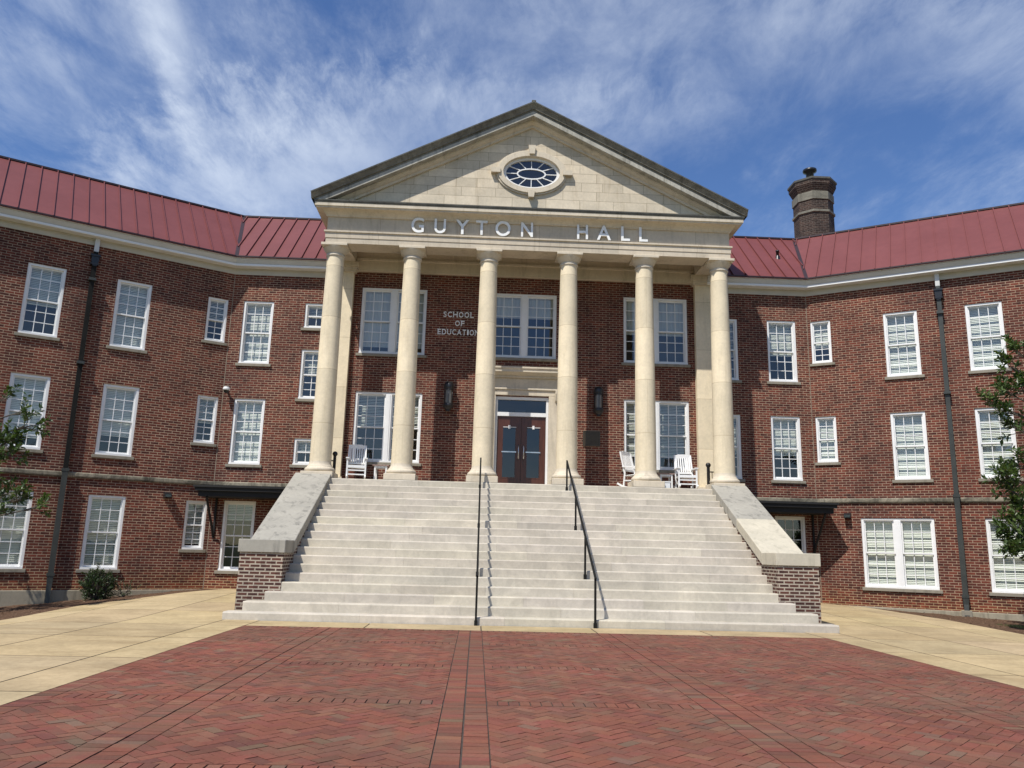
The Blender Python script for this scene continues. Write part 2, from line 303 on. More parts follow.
    def prism(s, poly, axis, a0, a1, mi=0, tint=None, uvflip=False):
        # poly: list of 2D points (CCW); axis 'x': (y,z) ; 'y': (x,z)
        mk = (lambda p, a: (a, p[0], p[1])) if axis == 'x' else (lambda p, a: (p[0], a, p[1])) if axis == 'y' else (lambda p, a: (p[0], p[1], a))
        A = [mk(p, a0) for p in poly]; B = [mk(p, a1) for p in poly]; n = len(poly)
        s.face(A[::-1] if axis != 'y' else A, mi, tint); s.face(B if axis != 'y' else B[::-1], mi, tint)
        for i in range(n):
            q = [A[i], A[(i+1) % n], B[(i+1) % n], B[i]]; s.face(q if axis != 'y' else q[::-1], mi, tint)
        return s
    def build(s, name, mats, parent=None, weld=False, bevel=0):
        me = bpy.data.meshes.new(name)
        off = Vector((0, 0, 0))
        if parent is not None and getattr(s, 'world', True):
            off = WORLD_LOC.get(parent.name, Vector((0, 0, 0)))
        me.from_pydata([tuple(v-off) for v in s.v], [], s.f)
        ul = me.uv_layers.new(name='UVMap'); fl = [c for u in s.uv for c in u]; ul.data.foreach_set('uv', fl)
        if not isinstance(mats, (list, tuple)): mats = [mats]
        for m in mats: me.materials.append(M[m] if isinstance(m, str) else m)
        me.polygons.foreach_set('material_index', s.mi); me.polygons.foreach_set('use_smooth', s.sm)
        if any(t is not None for t in s.t):
            ca = me.color_attributes.new('tint', 'FLOAT_COLOR', 'CORNER'); cc = []
            for f, t in zip(s.f, s.t):
                t = t if t is not None else (1, 1, 1)
                if isinstance(t, (int, float)): t = (t, t, t)
                cc += [t[0], t[1], t[2], 1]*len(f)
            ca.data.foreach_set('color', cc)
        me.update()
        if weld or bevel or any(s.sm):
            import bmesh
            bm = bmesh.new(); bm.from_mesh(me); bmesh.ops.remove_doubles(bm, verts=bm.verts, dist=1e-5)
            if weld: bmesh.ops.recalc_face_normals(bm, faces=bm.faces)
            bm.to_mesh(me); bm.free()
        o = bpy.data.objects.new(name, me); COL.objects.link(o)
        if parent is not None: o.parent = parent
        if getattr(s, 'world', True): WORLD_LOC[o.name] = off
        if bevel:
            md = o.modifiers.new('bevel', 'BEVEL'); md.width = bevel; md.segments = 1; md.limit_method = 'ANGLE'
        return o
WORLD_LOC = {}
def tag(o, label, cat, group=None):
    o['label'] = label; o['category'] = cat
    if group: o['group'] = group
    return o
def thing(name, label, cat, loc=(0, 0, 0), rz=0, group=None):
    o = bpy.data.objects.new(name, None); o.empty_display_size = .2; COL.objects.link(o); o.location = loc; o.rotation_euler = (0, 0, rz)
    tag(o, label, cat, group); WORLD_LOC[o.name] = Vector(loc); return o
def structure(o): o['kind'] = 'structure'; return o
def copy_tree(o, parent=None):
    c = o.copy(); COL.objects.link(c); c.parent = parent
    for ch in o.children: copy_tree(ch, c)
    return c
def LB(T=None):   # builder in the local frame of its parent
    m = MB(T); m.world = False; return m

# ------------------------------------------------------------------ key dimensions
R_, T_ = .1717, .3002           # riser, tread
YW = 6.934; XL, XR = -8.434, 8.445; AW = rad(31.1)
FL = 18*R_                       # porch floor
XC = .05
FRAME = {'L': Matrix.Translation((XL, YW, 0)) @ Matrix.Rotation(AW, 4, 'Z'), 'R': Matrix.Translation((XR, YW, 0)) @ Matrix.Rotation(-AW, 4, 'Z'), 'C': Matrix.Translation((0, YW, 0))}
ROT = {'L': AW, 'R': -AW, 'C': 0}
def gz(x, y):
    z = .165*min(max(y/7, 0), 1)
    if x < 0: z -= .085*min(max(0, -x-8.4), 6)*min(max((y+3)/3, 0), 1)
    else: z -= .03*min(max(0, x-8.4), 6)
    return z

# ------------------------------------------------------------------ ground
g = MB(); xs = sorted(set([-3000, -800, -200, -80, -40]+[x*.5-25 for x in range(101)]+[40, 80, 200, 800, 3000])); ys = sorted(set([-3000, -800, -200, -80, -40]+[y*.5-22 for y in range(75)]+[20, 40, 100, 400, 3000]))
for i in range(len(xs)-1):
    for j in range(len(ys)-1):
        q = [(xs[i], ys[j]), (xs[i+1], ys[j]), (xs[i+1], ys[j+1]), (xs[i], ys[j+1])]; g.face([(a, b, gz(a, b)-.012) for a, b in q])
structure(g.build('ground', 'soil', weld=True))
def clip(poly, a, b, c):   # keep a*x+b*y+c>=0
    o = []
    for i in range(len(poly)):
        p, q = poly[i], poly[(i+1) % len(poly)]; dp = a*p[0]+b*p[1]+c; dq = a*q[0]+b*q[1]+c
        if dp >= 0: o.append(p)
        if dp*dq < 0: t = dp/(dp-dq); o.append((p[0]+(q[0]-p[0])*t, p[1]+(q[1]-p[1])*t))
    return o
def halfplane(p, q):      # left of p->q
    a, b = -(q[1]-p[1]), q[0]-p[0]; return a, b, -(a*p[0]+b*p[1])
PX = 5.07; PY = -.98
# mulch beds (one each side), drawn as sheets over the ground
def sheet(name, mat, polyf, x0, x1, y0, y1, step, dz, amp=0):
    m = MB(); nx = int((x1-x0)/step); ny = int((y1-y0)/step)
    for i in range(nx):
        for j in range(ny):
            q = [(x0+i*step, y0+j*step), (x0+(i+1)*step, y0+j*step), (x0+(i+1)*step, y0+(j+1)*step), (x0+i*step, y0+(j+1)*step)]
            for h in polyf:
                if len(q) < 3: break
                q = clip(q, *h)
            if len(q) >= 3: m.face([(a, b, gz(a, b)+dz+(amp*noise.noise(Vector((a*2.3, b*2.3, 0))) if amp else 0)) for a, b in q], smooth=True)
    return structure(m.build(name, mat))
bedL = [halfplane((-9.76, 2.9), (-9.76, -30)), halfplane((-8.08, 6.55), (-9.76, 2.9))]
bedR = [halfplane((9.95, -30), (9.95, 3.6)), halfplane((9.95, 3.6), (9.25, 6.6))]
inv = lambda h: tuple(-k for k in h)
def bed(name, side):
    # union of the two half planes = outside of the walk; cut as two convex pieces
    h1, h2 = (bedL if side == 'L' else bedR); m = MB(); st = .25
    rx = (-16, -7.9) if side == 'L' else (8.9, 16.9); ny = int(12/st); nx = int((rx[1]-rx[0])/st)
    for i in range(nx):
        for j in range(ny):
            a, b = rx[0]+i*st, -4+j*st
            if j*st-4 < -3.0 : pass
            q0 = [(a, b), (a+st, b), (a+st, b+st), (a, b+st)]
            for hs in ((inv(h1),), (h1, inv(h2))):
                q = q0
                hh = [halfplane((-9.86, -30), (-9.86, 2.9)) if 0 else None]
                for h in hs:
                    if len(q) >= 3: q = clip(q, *h)
                if len(q) >= 3: m.face([(x, y, gz(x, y)+.02+.035*noise.noise(Vector((x*2.1, y*2.1, 3)))) for x, y in q], smooth=True)
    return structure(m.build(name, 'mulch', weld=True))
# orient: concrete side positive
def orient(h, px, py): return h if h[0]*px+h[1]*py+h[2] > 0 else inv(h)
bedL = [orient(h, -6, 0) for h in bedL]; bedR = [orient(h, 6, 0) for h in bedR]
bed('mulch_bed', 'L'); bed('mulch_bed', 'R')
# concrete walk: poured slabs with joints
cm = MB(); jn = MB()
def slab(x0, x1, y0, y1, halfs):
    t = RND.uniform(.9, 1.08); tc_ = (t, t*RND.uniform(.98, 1.01), t*RND.uniform(.93, 1.02)); gp = .010
    nx = max(1, int((x1-x0)/.6)); ny = max(1, int((y1-y0)/.6))
    X = [x0+gp+(x1-x0-2*gp)*i/nx for i in range(nx+1)]; Y = [y0+gp+(y1-y0-2*gp)*i/ny for i in range(ny+1)]
    for i in range(nx):
        for j in range(ny):
            q = [(X[i], Y[j]), (X[i+1], Y[j]), (X[i+1], Y[j+1]), (X[i], Y[j+1])]
            for h in halfs:
                if len(q) >= 3: q = clip(q, *h)
            if len(q) >= 3:
                cm.face([(a, b, gz(a, b)+.030) for a, b in q], tint=tc_)
cuts_y = [-24, -21.6, -19.2, -16.8, -14.4, -12.2, -9.8, -7.4, -5.1, -2.9, PY, 1.4, 3.2, 5.0, 8.2]
for sgn, hs in ((-1, bedL), (1, bedR)):
    xs_ = [PX, 5.72, 7.25, 8.75, 10.4, 12.2]
    for j in range(len(cuts_y)-1):
        for i in range(len(xs_)-1):
            a, b = sorted((sgn*xs_[i], sgn*xs_[i+1])); slab(a, b, cuts_y[j], cuts_y[j+1], hs)
for i in range(5): slab(-PX+i*2.028, -PX+(i+1)*2.028, PY, -.02, [])
structure(cm.build('concrete_walk', 'concrete'))
for sgn, hs in ((-1, bedL), (1, bedR)):
    for i in range(12):
        for j in range(64):
            a = (sgn*PX+sgn*i*.5); b = a+sgn*.5; a, b = min(a, b), max(a, b); y = -24+j*.5
            q = [(a, y), (b, y), (b, y+.5), (a, y+.5)]
            for h in hs:
                if len(q) >= 3: q = clip(q, *h)
            if len(q) >= 3: jn.face([(c, d_, gz(c, d_)+.016) for c, d_ in q])
jn.face([(-PX, PY, .016), (PX, PY, .016), (PX, 0, .016), (-PX, 0, .016)])
structure(jn.build('walk_joints', 'joint'))
# brick plaza: herringbone panels between straight bands
pv = MB(); PZ = .030
def pcol():
    r = RND.random(); k = RND.uniform(.90, 1.10)*.78
    if r < .62: c = (.240, .082, .054)
    elif r < .82: c = (.195, .072, .050)
    elif r < .93: c = (.250, .108, .070)
    elif r < .96: c = (.210, .118, .080)
    else: c = (.170, .070, .048)
    return (c[0]*k, c[1]*k*RND.uniform(.93, 1.07), c[2]*k*RND.uniform(.93, 1.07))
def paver(poly):
    c = pcol(); dz = RND.uniform(-.0015, .0015); tl = (RND.uniform(-.014, .014), RND.uniform(-.014, .014)); cx = sum(p[0] for p in poly)/len(poly); cy = sum(p[1] for p in poly)/len(poly)
    top = [(x, y, PZ+dz+(x-cx)*tl[0]+(y-cy)*tl[1]) for x, y in poly]
    pv.face(top, tint=c)
    if cy > -13:
        for i in range(len(poly)):
            a, b = top[i], top[(i+1) % len(poly)]; pv.face([(a[0], a[1], PZ-.008), (b[0], b[1], PZ-.008), b, a], tint=tuple(x*.8 for x in c))
def rect_paver(x0, x1, y0, y1, gp=.0028):
    paver([(x0+gp, y0+gp), (x1-gp, y0+gp), (x1-gp, y1-gp), (x0+gp, y1-gp)])
bandx = [-3.6, -1.2, 1.2, 3.6]; crossy = [PY-.1, -2.95, -5.25, -7.55, -9.85, -12.15, -14.45, -16.75, -19.05]
BH = .2
y_end = -19.15
for bx in bandx:
    for k in range(2):
        y = PY
        while y > y_end: rect_paver(bx-BH+k*BH+.006, bx+k*BH-.006, y-.1, y, .002); y -= .1
for s_ in (-1, 1):
    y = PY
    while y > y_end: rect_paver(min(s_*PX, s_*(PX-.2)), max(s_*PX, s_*(PX-.2)), y-.1, y); y -= .1
xp = [-PX+.2]+[v for bx in bandx for v in (bx-BH, bx+BH)]+[PX-.2]
panels_x = [(xp[i], xp[i+1]) for i in range(0, len(xp), 2)]
for (xa, xb) in panels_x:
    nb = max(1, round((xb-xa)/.1)); wd = (xb-xa)/nb
    for cy_ in crossy:
        for i in range(nb): rect_paver(xa+i*wd, xa+(i+1)*wd, cy_-.1, cy_+.1, .0055)
    for j in range(len(crossy)-1):
        ya, yb = crossy[j+1]+.1, crossy[j]-.1
        hs = [(1, 0, -xa-.002), (-1, 0, xb-.002), (0, 1, -ya-.002), (0, -1, yb-.002)]
        c45 = math.cos(math.pi/4); w_ = .1; cx0, cy0 = (xa+xb)/2, (ya+yb)/2; rr = 2.1
        n = int(rr/w_)+2
        for a in range(-n, n+1):
            for k in range(-n//4-1, n//4+2):
                # herringbone tiling of 2x1 blocks on an integer lattice: a horizontal and a vertical one per diagonal step
                ox, oy = a+4*k, a
                for (bx0, by0, bw_, bh_) in ((ox, oy, 2, 1), (ox+2, oy-1, 1, 2)):
                    gp = .0026
                    P4 = [(bx0*w_+gp, by0*w_+gp), ((bx0+bw_)*w_-gp, by0*w_+gp), ((bx0+bw_)*w_-gp, (by0+bh_)*w_-gp), (bx0*w_+gp, (by0+bh_)*w_-gp)]
                    q = [(cx0+(x-y)*c45, cy0+(x+y)*c45) for x, y in P4]
                    if all(abs(x-cx0) > (xb-xa)/2+.2 or abs(y-cy0) > (yb-ya)/2+.2 for x, y in q): continue
                    for h in hs:
                        if len(q) >= 3: q = clip(q, *h)
                    if len(q) >= 3: paver(q)
structure(pv.build('brick_plaza', 'paver'))
sb = MB(); sb.face([(-PX, y_end, .021), (PX, y_end, .021), (PX, PY, .021), (-PX, PY, .021)]); structure(sb.build('plaza_bedding', 'sand'))

# ------------------------------------------------------------------ the hall
hall = thing('college_hall', 'long red brick hall with white columned stone portico and red metal roof', 'building', (0, YW, 0))
def sweep(path, prof, closed_prof=True, mi=0, m=None, mats=None, caps=True):
    """prof = [(offset outward, z)], path = plan points walked so that outward is on the right-hand side"""
    m = m or MB(); n = len(path); P = [Vector(p) for p in path]; dirs = [(P[i+1]-P[i]).normalized() for i in range(n-1)]; nor = [Vector((d.y, -d.x)) for d in dirs]
    mit = []
    for i in range(n):
        if i == 0: v = nor[0]
        elif i == n-1: v = nor[-1]
        else: v = (nor[i-1]+nor[i]); v = v/ (1+nor[i-1].dot(nor[i]))
        mit.append(v)
    k = len(prof); acc = 0
    for i in range(n-1):
        ln = (P[i+1]-P[i]).length
        rng = range(k if closed_prof else k-1); w0 = 0
        for j in rng:
            (o0, z0), (o1, z1) = prof[j], prof[(j+1) % k]; lw = math.hypot(o1-o0, z1-z0)
            q = []
            for idx, o, z in ((i, o0, z0), (i+1, o0, z0), (i+1, o1, z1), (i, o1, z1)):
                p = P[idx]+mit[idx]*o; q.append((p.x, p.y, z))
            m.face(q, (mats[j] if mats else mi), uv=[(acc, w0), (acc+ln, w0), (acc+ln, w0+lw), (acc, w0+lw)]); w0 += lw
        acc += ln
    if caps and closed_prof:
        for idx in (0, n-1):
            m.face([((P[idx]+mit[idx]*o).x, (P[idx]+mit[idx]*o).y, z) for o, z in prof], mi)
    return m
# plan of the front wall, left to right, outward = towards the camera = right-hand side when walking +x
WL = 15
pL = (XL-WL*math.cos(AW), YW-WL*math.sin(AW)); pR = (XR+WL*math.cos(AW), YW-WL*math.sin(AW))
PATH = [pL, (XL, YW), (XR, YW), pR]
PATHL = [pL, (XL, YW), (-5.8, YW)]; PATHR = [(5.88, YW), (XR, YW), pR]

def wall(side, x0, x1, z0, z1, holes, rd=.16, name='brick_wall'):
    m = MB(FRAME[side])
    X = sorted(set([x0, x1]+[h[0] for h in holes]+[h[1] for h in holes])); Z = sorted(set([z0, z1]+[h[2] for h in holes]+[h[3] for h in holes]))
    for i in range(len(X)-1):
        for j in range(len(Z)-1):
            cx, cz = (X[i]+X[i+1])/2, (Z[j]+Z[j+1])/2
            if any(h[0] < cx < h[1] and h[2] < cz < h[3] for h in holes): continue
            m.face([(X[i], 0, Z[j]), (X[i+1], 0, Z[j]), (X[i+1], 0, Z[j+1]), (X[i], 0, Z[j+1])])
    for a, b, c, d in holes:
        m.face([(a, 0, c), (a, 0, d), (a, rd, d), (a, rd, c)][::-1]); m.face([(b, 0, c), (b, 0, d), (b, rd, d), (b, rd, c)])
        m.face([(a, 0, d), (b, 0, d), (b, rd, d), (a, rd, d)][::-1]); m.face([(a, 0, c), (b, 0, c), (b, rd, c), (a, rd, c)])
    return m.build(name, 'brick', hall)

# windows --------------------------------------------------------------
PROTO = {}
def make_window(wd, ht, panes, cols, rows, blind, style):
    """local frame: x across, y into the wall, z up, origin at bottom centre on the wall face. panes = 1 single, 2 double"""
    h = wd/2; f = LB(); fy0, fy1 = .025, .17; jw = .06 if wd > .6 else .05; mull = .17
    f.box(-h, -h+jw, fy0, fy1, .05, ht); f.box(h-jw, h, fy0, fy1, .05, ht); f.box(-h+jw, h-jw, fy0, fy1, ht-jw, ht); f.box(-h-.012, h+.012, fy0-.02, fy1, 0, .05)
    f.box(-h+jw, -h+jw+.012, fy0+.02, fy1-.02, .05, ht-jw); f.box(h-jw-.012, h-jw, fy0+.02, fy1-.02, .05, ht-jw)
    opens = [(-h+jw, h-jw)] if panes == 1 else [(-h+jw, -mull/2), (mull/2, h-jw)]
    if panes == 2: f.box(-mull/2, mull/2, fy0, fy1, .05, ht-jw); f.box(-mull/2+.04, mull/2-.04, fy0-.012, fy0+.001, .05, ht-jw)
    root = f.build('window', 'white')
    z0, z1 = .05, ht-jw; zm = (z0+z1)/2
    for (a, b) in opens:
        for k, (za, zb, y) in enumerate(((zm-.018, z1, .075), (z0, zm+.018, .115))):
            s = LB(); rw = .038; s.box(a, a+rw, y, y+.035, za, zb); s.box(b-rw, b, y, y+.035, za, zb); s.box(a+rw, b-rw, y, y+.035, zb-rw, zb); s.box(a+rw, b-rw, y, y+.035, za, za+rw*(1.4 if k else 1))
            gw = b-a-2*rw
            for c in range(1, cols): x = a+rw+gw*c/cols; s.box(x-.009, x+.009, y+.004, y+.028, za+rw, zb-rw)
            gh = zb-za-2*rw
            for r in range(1, rows): z = za+rw+gh*r/rows; s.box(a+rw, b-rw, y+.006, y+.026, z-.009, z+.009)
            s.build('sash', 'white', root)
            gl = LB(); gl.face([(a+rw, y+.016, za+rw), (b-rw, y+.016, za+rw), (b-rw, y+.016, zb-rw), (a+rw, y+.016, zb-rw)]); gl.build('glass_pane', 'glass', root)
        if blind > 0:
            bl = LB(); z = z1-.03; zend = z1-(z1-z0)*blind; pit = .05; rr = random.Random(int(a*100)+int(ht*10)+int(blind*77))
            bl.box(a+.01, b-.01, .16, .20, z1-.05, z1)
            if style == 'curtain':
                nseg = 14
                for k in range(nseg):
                    u0, u1 = a+.01+(b-a-.02)*k/nseg, a+.01+(b-a-.02)*(k+1)/nseg; y0_, y1_ = .19+.012*(k % 2), .19+.012*((k+1) % 2); bl.face([(u0, y0_, zend), (u1, y1_, zend), (u1, y1_, z1-.05), (u0, y0_, z1-.05)])
            else:
                til = rad(63 if style == 'closed' else 46)
                while z > zend:
                    sag = rr.uniform(-.004, .004); dy, dz = .023*math.cos(til), .023*math.sin(til)
                    bl.face([(a+.012, .205-dy, z-dz), (b-.012, .205-dy, z-dz+sag), (b-.012, .205+dy, z+dz+sag), (a+.012, .205+dy, z+dz)]); z -= .044
                bl.box(a+.012, b-.012, .17, .20, zend-.02, zend)
            bl.build('blind', 'curtain' if style == 'curtain' else 'blind', root)
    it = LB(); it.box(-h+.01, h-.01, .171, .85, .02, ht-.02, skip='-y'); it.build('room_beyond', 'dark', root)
    si = LB(); si.box(-h-.07, h+.07, -.05, .14, -.085, -.003); si.build('sill', 'sill', root, bevel=.006)
    return root
nwin = 0
def window(side, x0, x1, z0, z1, panes=1, cols=3, rows=3, blind=1.0, style='closed'):
    global nwin
    wd, ht = round(x1-x0, 3), round(z1-z0, 3); key = (wd, ht, panes, cols, rows, blind, style)
    if key in PROTO: o = copy_tree(PROTO[key], hall)
    else: o = make_window(*key); PROTO[key] = o; o.parent = hall
    p = FRAME[side] @ Vector(((x0+x1)/2, 0, z0)) - Vector((0, YW, 0)); o.location = p; o.rotation_euler = (0, 0, ROT[side]); nwin += 1
    return (x0, x1, z0-.002, z1)
HL, HR, HC = [], [], []
sw = .86
G0, G1, M0, M1, T0, T1 = .67, 2.52, 3.55, 5.40, 6.42, 8.28
for s0, bl in ((2.15, ((1, 'closed'), (.72, 'closed'), (1, 'open'))), (4.22, ((.55, 'closed'), (.85, 'closed'), (1, 'closed'))), (6.3, ((.7, 'open'), (.3, 'open'), (1, 'closed')))):
    for (a, b), (bb, st) in zip(((T0, T1), (M0, M1), (G0, G1)), bl): HL.append(window('L', -s0-sw, -s0, a, b, blind=bb, style=st))
for a, b, bb in ((6.98, 8.26, .5), (4.08, 5.40, .55), (1.21, 2.50, .9)): HL.append(window('L', -.66, -.11, a, b, cols=2, blind=bb, style='open'))
for s0, bl in ((2.05, ((1, 'closed'), (1, 'closed'))), (4.08, ((1, 'closed'), (1, 'closed'))), (6.15, ((1, 'closed'), (.8, 'closed')))):
    for (a, b), (bb, st) in zip(((T0, T1), (M0, M1)), bl): HR.append(window('R', s0, s0+sw, a, b, blind=bb, style=st))
for s0 in (1.13, 4.08): HR.append(window('R', s0, s0+1.78, G0, G1, 2, blind=1, style='closed'))
for a, b, bb in ((6.98, 8.26, .6), (4.08, 5.40, 1)): HR.append(window('R', .09, .64, a, b, cols=2, blind=bb, style='closed'))
for a, b, bb, st in ((T0, T1, 1, 'closed'), (M0, M1, 1, 'closed'), (G0, G1+.02, .25, 'open')): HC.append(window('C', -8.10, -7.24, a, b, blind=bb, style=st))
HC.append(window('C', -6.34, -5.48, 7.53, 8.28, rows=1, blind=.5, style='open')); HC.append(window('C', -6.34, -5.48, 5.45, 6.89, rows=3, blind=.5, style='open')); HC.append(window('C', -6.34, -5.48, 3.58, 4.32, rows=1, blind=.4, style='open'))
for a, b, bb, st in ((T0, T1, .55, 'closed'), (M0, M1, .6, 'closed'), (G0, G1+.02, 0, 'open')): HC.append(window('C', 7.23, 8.09, a, b, blind=bb, style=st))
for a, b in ((T0, T1), (M0, M1)): HC.append(window('C', 5.48, 6.34, a, b, blind=.6, style='open'))
# portico windows
for cx, zs in ((-3.78, ((6.84, 8.82, .9, 'curtain'), (3.72, 5.72, .5, 'open'))), (.03, ((6.86, 8.80, .35, 'curtain'),)), (3.90, ((6.83, 8.83, .55, 'curtain'), (3.74, 5.74, .8, 'open')))):
    for a, b, bb, st in zs: HC.append(window('C', cx-.945, cx+.945, a, b, 2, blind=bb, style=st))
DOOR = (-.74, .78, FL, 5.71)
wall('L', -WL, 0, .17, 9.10, HL); wall('R', 0, WL, .17, 9.10, HR); wall('C', XL, XR, .17, 9.32, HC+[DOOR], name='brick_wall')
# foundation, string course
sweep(PATHL, [(-.02, -1.2), (.035, -1.2), (.035, .150), (.028, .168), (-.02, .171)]).build('foundation', 'found', hall)
sweep(PATHR, [(-.02, -1.2), (.035, -1.2), (.035, .150), (.028, .168), (-.02, .171)]).build('foundation', 'found', hall)
for pth in (PATHL, PATHR): sweep(pth, [(-.02, 2.93), (.045, 2.93), (.06, 2.96), (.06, 3.03), (.045, 3.055), (-.02, 3.06)]).build('string_course', 'string', hall)
# cornice and gutter
for pth in ([pL, (XL, YW), (-5.3, YW)], [(5.4, YW), (XR, YW), pR]):
    sweep(pth, [(-.02, 9.06), (.03, 9.06), (.03, 9.19), (.045, 9.195), (.045, 9.233), (-.02, 9.234)]).build('frieze_board', 'cream', hall)
    sweep(pth, [(-.02, 9.236), (.27, 9.236), (.285, 9.246), (.285, 9.305), (-.02, 9.306)]).build('fascia', 'white', hall)
    sweep(pth, [(-.02, 9.307), (.262, 9.307), (.275, 9.315), (.345, 9.42), (.35, 9.425), (.35, 9.44), (-.02, 9.445)]).build('gutter', 'gutter', hall)
    sweep(pth, [(.2, 9.446), (.37, 9.446), (.38, 9.45), (.38, 9.466), (.2, 9.468)]).build('gutter_lip', 'white', hall)
# roof: steep front slope with standing seams, flat deck behind
EO, EZ, RO, RZ = .395, 9.475, -1.9, 11.66; tA = math.tan(AW/2)
def offs(path, o):
    P = [Vector(p) for p in path]; d = [(P[i+1]-P[i]).normalized() for i in range(len(P)-1)]; nn = [Vector((q.y, -q.x)) for q in d]; out_ = []
    for i in range(len(P)):
        v = nn[0] if i == 0 else nn[-1] if i == len(P)-1 else (nn[i-1]+nn[i])/(1+nn[i-1].dot(nn[i]))
        out_.append(P[i]+v*o)
    return out_
E_ = offs(PATH, EO); D_ = offs(PATH, RO); B_ = offs(PATH, -9.0); B2 = offs(PATH, EO+.015)
slope = (RZ-EZ)/(EO-RO)
rf = MB()
for i in range(3):
    if i != 1:
        rf.face([(E_[i].x, E_[i].y, EZ), (E_[i+1].x, E_[i+1].y, EZ), (D_[i+1].x, D_[i+1].y, RZ), (D_[i].x, D_[i].y, RZ)])
        rf.face([(E_[i].x, E_[i].y, EZ-.03), (E_[i+1].x, E_[i+1].y, EZ-.03), (E_[i+1].x, E_[i+1].y, EZ), (E_[i].x, E_[i].y, EZ)])
    else:   # the porch stands in the middle of this slope
        for (u, v, u2, v2) in ((E_[1].x, -5.45, D_[1].x, -5.45), (5.55, E_[2].x, 5.55, D_[2].x)):
            rf.face([(u, E_[1].y, EZ), (v, E_[1].y, EZ), (v2, D_[1].y, RZ), (u2, D_[1].y, RZ)]); rf.face([(u, E_[1].y, EZ-.03), (v, E_[1].y, EZ-.03), (v, E_[1].y, EZ), (u, E_[1].y, EZ)])
        yk_ = YW+.15; zk_ = EZ+(yk_-E_[1].y)*slope; rf.face([(-5.45, yk_, zk_), (5.55, yk_, zk_), (5.55, D_[1].y, RZ), (-5.45, D_[1].y, RZ)])
    rf.face([(D_[i].x, D_[i].y, RZ), (D_[i+1].x, D_[i+1].y, RZ), (B_[i+1].x, B_[i+1].y, RZ), (B_[i].x, B_[i].y, RZ)])
roof = rf.build('metal_roof', 'roof', hall)
sm = MB()
nsl = Vector((0, -slope, 1)).normalized()   # local normal of the slope (y into wall)
def seam(side, x):
    # local coordinate x along wall, o offset outward; valley limits
    lim = None; o0, o1 = EO, RO
    if side == 'L': v = -x      # s positive away from corner
    elif side == 'R': v = x
    if side in 'LR':
        if v < tA*EO: o0 = max(min(v/tA, EO), RO)
    else:
        v = min(x-XL, XR-x)
        if v < tA*EO: o0 = v/tA
        if -5.45 < x < 5.55: o0 = -.2
    if o0 <= o1+.05: return
    Tm = FRAME[side]; a = Vector((x, -o0, EZ+(EO-o0)*slope)); b = Vector((x, -o1, RZ)); up = nsl*.018
    sm.bar(Tm @ (a+up), Tm @ (b+up), .024, .055, up=Tm.to_3x3() @ nsl)
x = -.42
while x < WL: seam('L', -x); x += .395
x = -.42
while x < WL: seam('R', x); x += .395
x = XL-.42
while x < XR+.5: seam('C', x); x += .395
sm.build('standing_seams', 'roof', roof)
rg = MB(); 
for i in range(3):
    rg.bar((D_[i].x, D_[i].y, RZ+.03), (D_[i+1].x, D_[i+1].y, RZ+.03), .07, .05)
for i in (1, 2): rg.bar((E_[i].x, E_[i].y, EZ+.012), (D_[i].x, D_[i].y, RZ+.012), .10, .02)
for p_, q_ in ((E_[0], E_[1]), (E_[1], Vector((-5.45, E_[1].y))), (Vector((5.55, E_[1].y)), E_[2]), (E_[2], E_[3])): rg.bar((p_.x, p_.y-.005, EZ+.012), (q_.x, q_.y-.005, EZ+.012), .03, .035)
rg.build('ridge_cap', 'roofedge', roof)
vp = MB(); 
vo = offs(PATH, -.75)
vp.lathe([(.045, 10.3), (.045, 10.75), (.055, 10.75), (.055, 10.80), (0, 10.80)], 7.95, YW+.75, 12); vp.lathe([(.12, 10.42), (.05, 10.62)], 7.95, YW+.75, 12)
vp.build('vent_pipe', 'black', roof)
# chimney
CX, CY = 10.93, 11.6
ch = MB(); R1 = .70; oct_ = rad(22.5)
ch.lathe([(R1, 10.5), (R1, 13.70)], CX, CY, 8, smooth=False, a0=oct_); ch.lathe([(R1, 13.80), (R1, 14.22)], CX, CY, 8, smooth=False, a0=oct_); ch.lathe([(R1-.01, 14.52), (R1+.13, 14.80), (R1+.13, 14.90)], CX, CY, 8, smooth=False, a0=oct_)
chim = ch.build('chimney', 'brick_dark', hall)
cb = MB(); cb.lathe([(R1, 13.69), (R1+.05, 13.71), (R1+.05, 13.79), (R1, 13.81)], CX, CY, 8, smooth=False, a0=oct_); cb.build('stone_band', 'bandstone', chim); cb = MB(); cb.lathe([(R1, 14.20), (R1+.035, 14.21), (R1+.035, 14.50), (R1-.01, 14.53)], CX, CY, 8, smooth=False, a0=oct_)
cb.build('stone_band', 'bandstone', chim)
cc = MB(); cc.lathe([(R1+.10, 14.88), (R1+.17, 14.95), (R1+.17, 15.02), (.35, 15.12), (0, 15.12)], CX, CY, 8, smooth=False, a0=oct_); cc.build('chimney_cap', 'weather', chim)
cp = MB(); cp.lathe([(.14, 15.0), (.14, 15.50), (.18, 15.54), (.25, 15.58), (.25, 15.66), (.10, 15.70), (0, 15.71)], CX-.05, CY, 16); cp.build('flue_pot', 'black', chim)

# ------------------------------------------------------------------ portico
# podium
pod = MB(); pod.box(-5.78, 5.86, 5.16, YW-.001, -.6, FL-.1); pod.build('podium', 'brick', hall)
ps = MB(); ps.box(-5.80, 5.88, 5.115, YW-.001, FL-.099, FL, tint=(.95, .95, .95)); ps.build('porch_floor', 'step', hall)
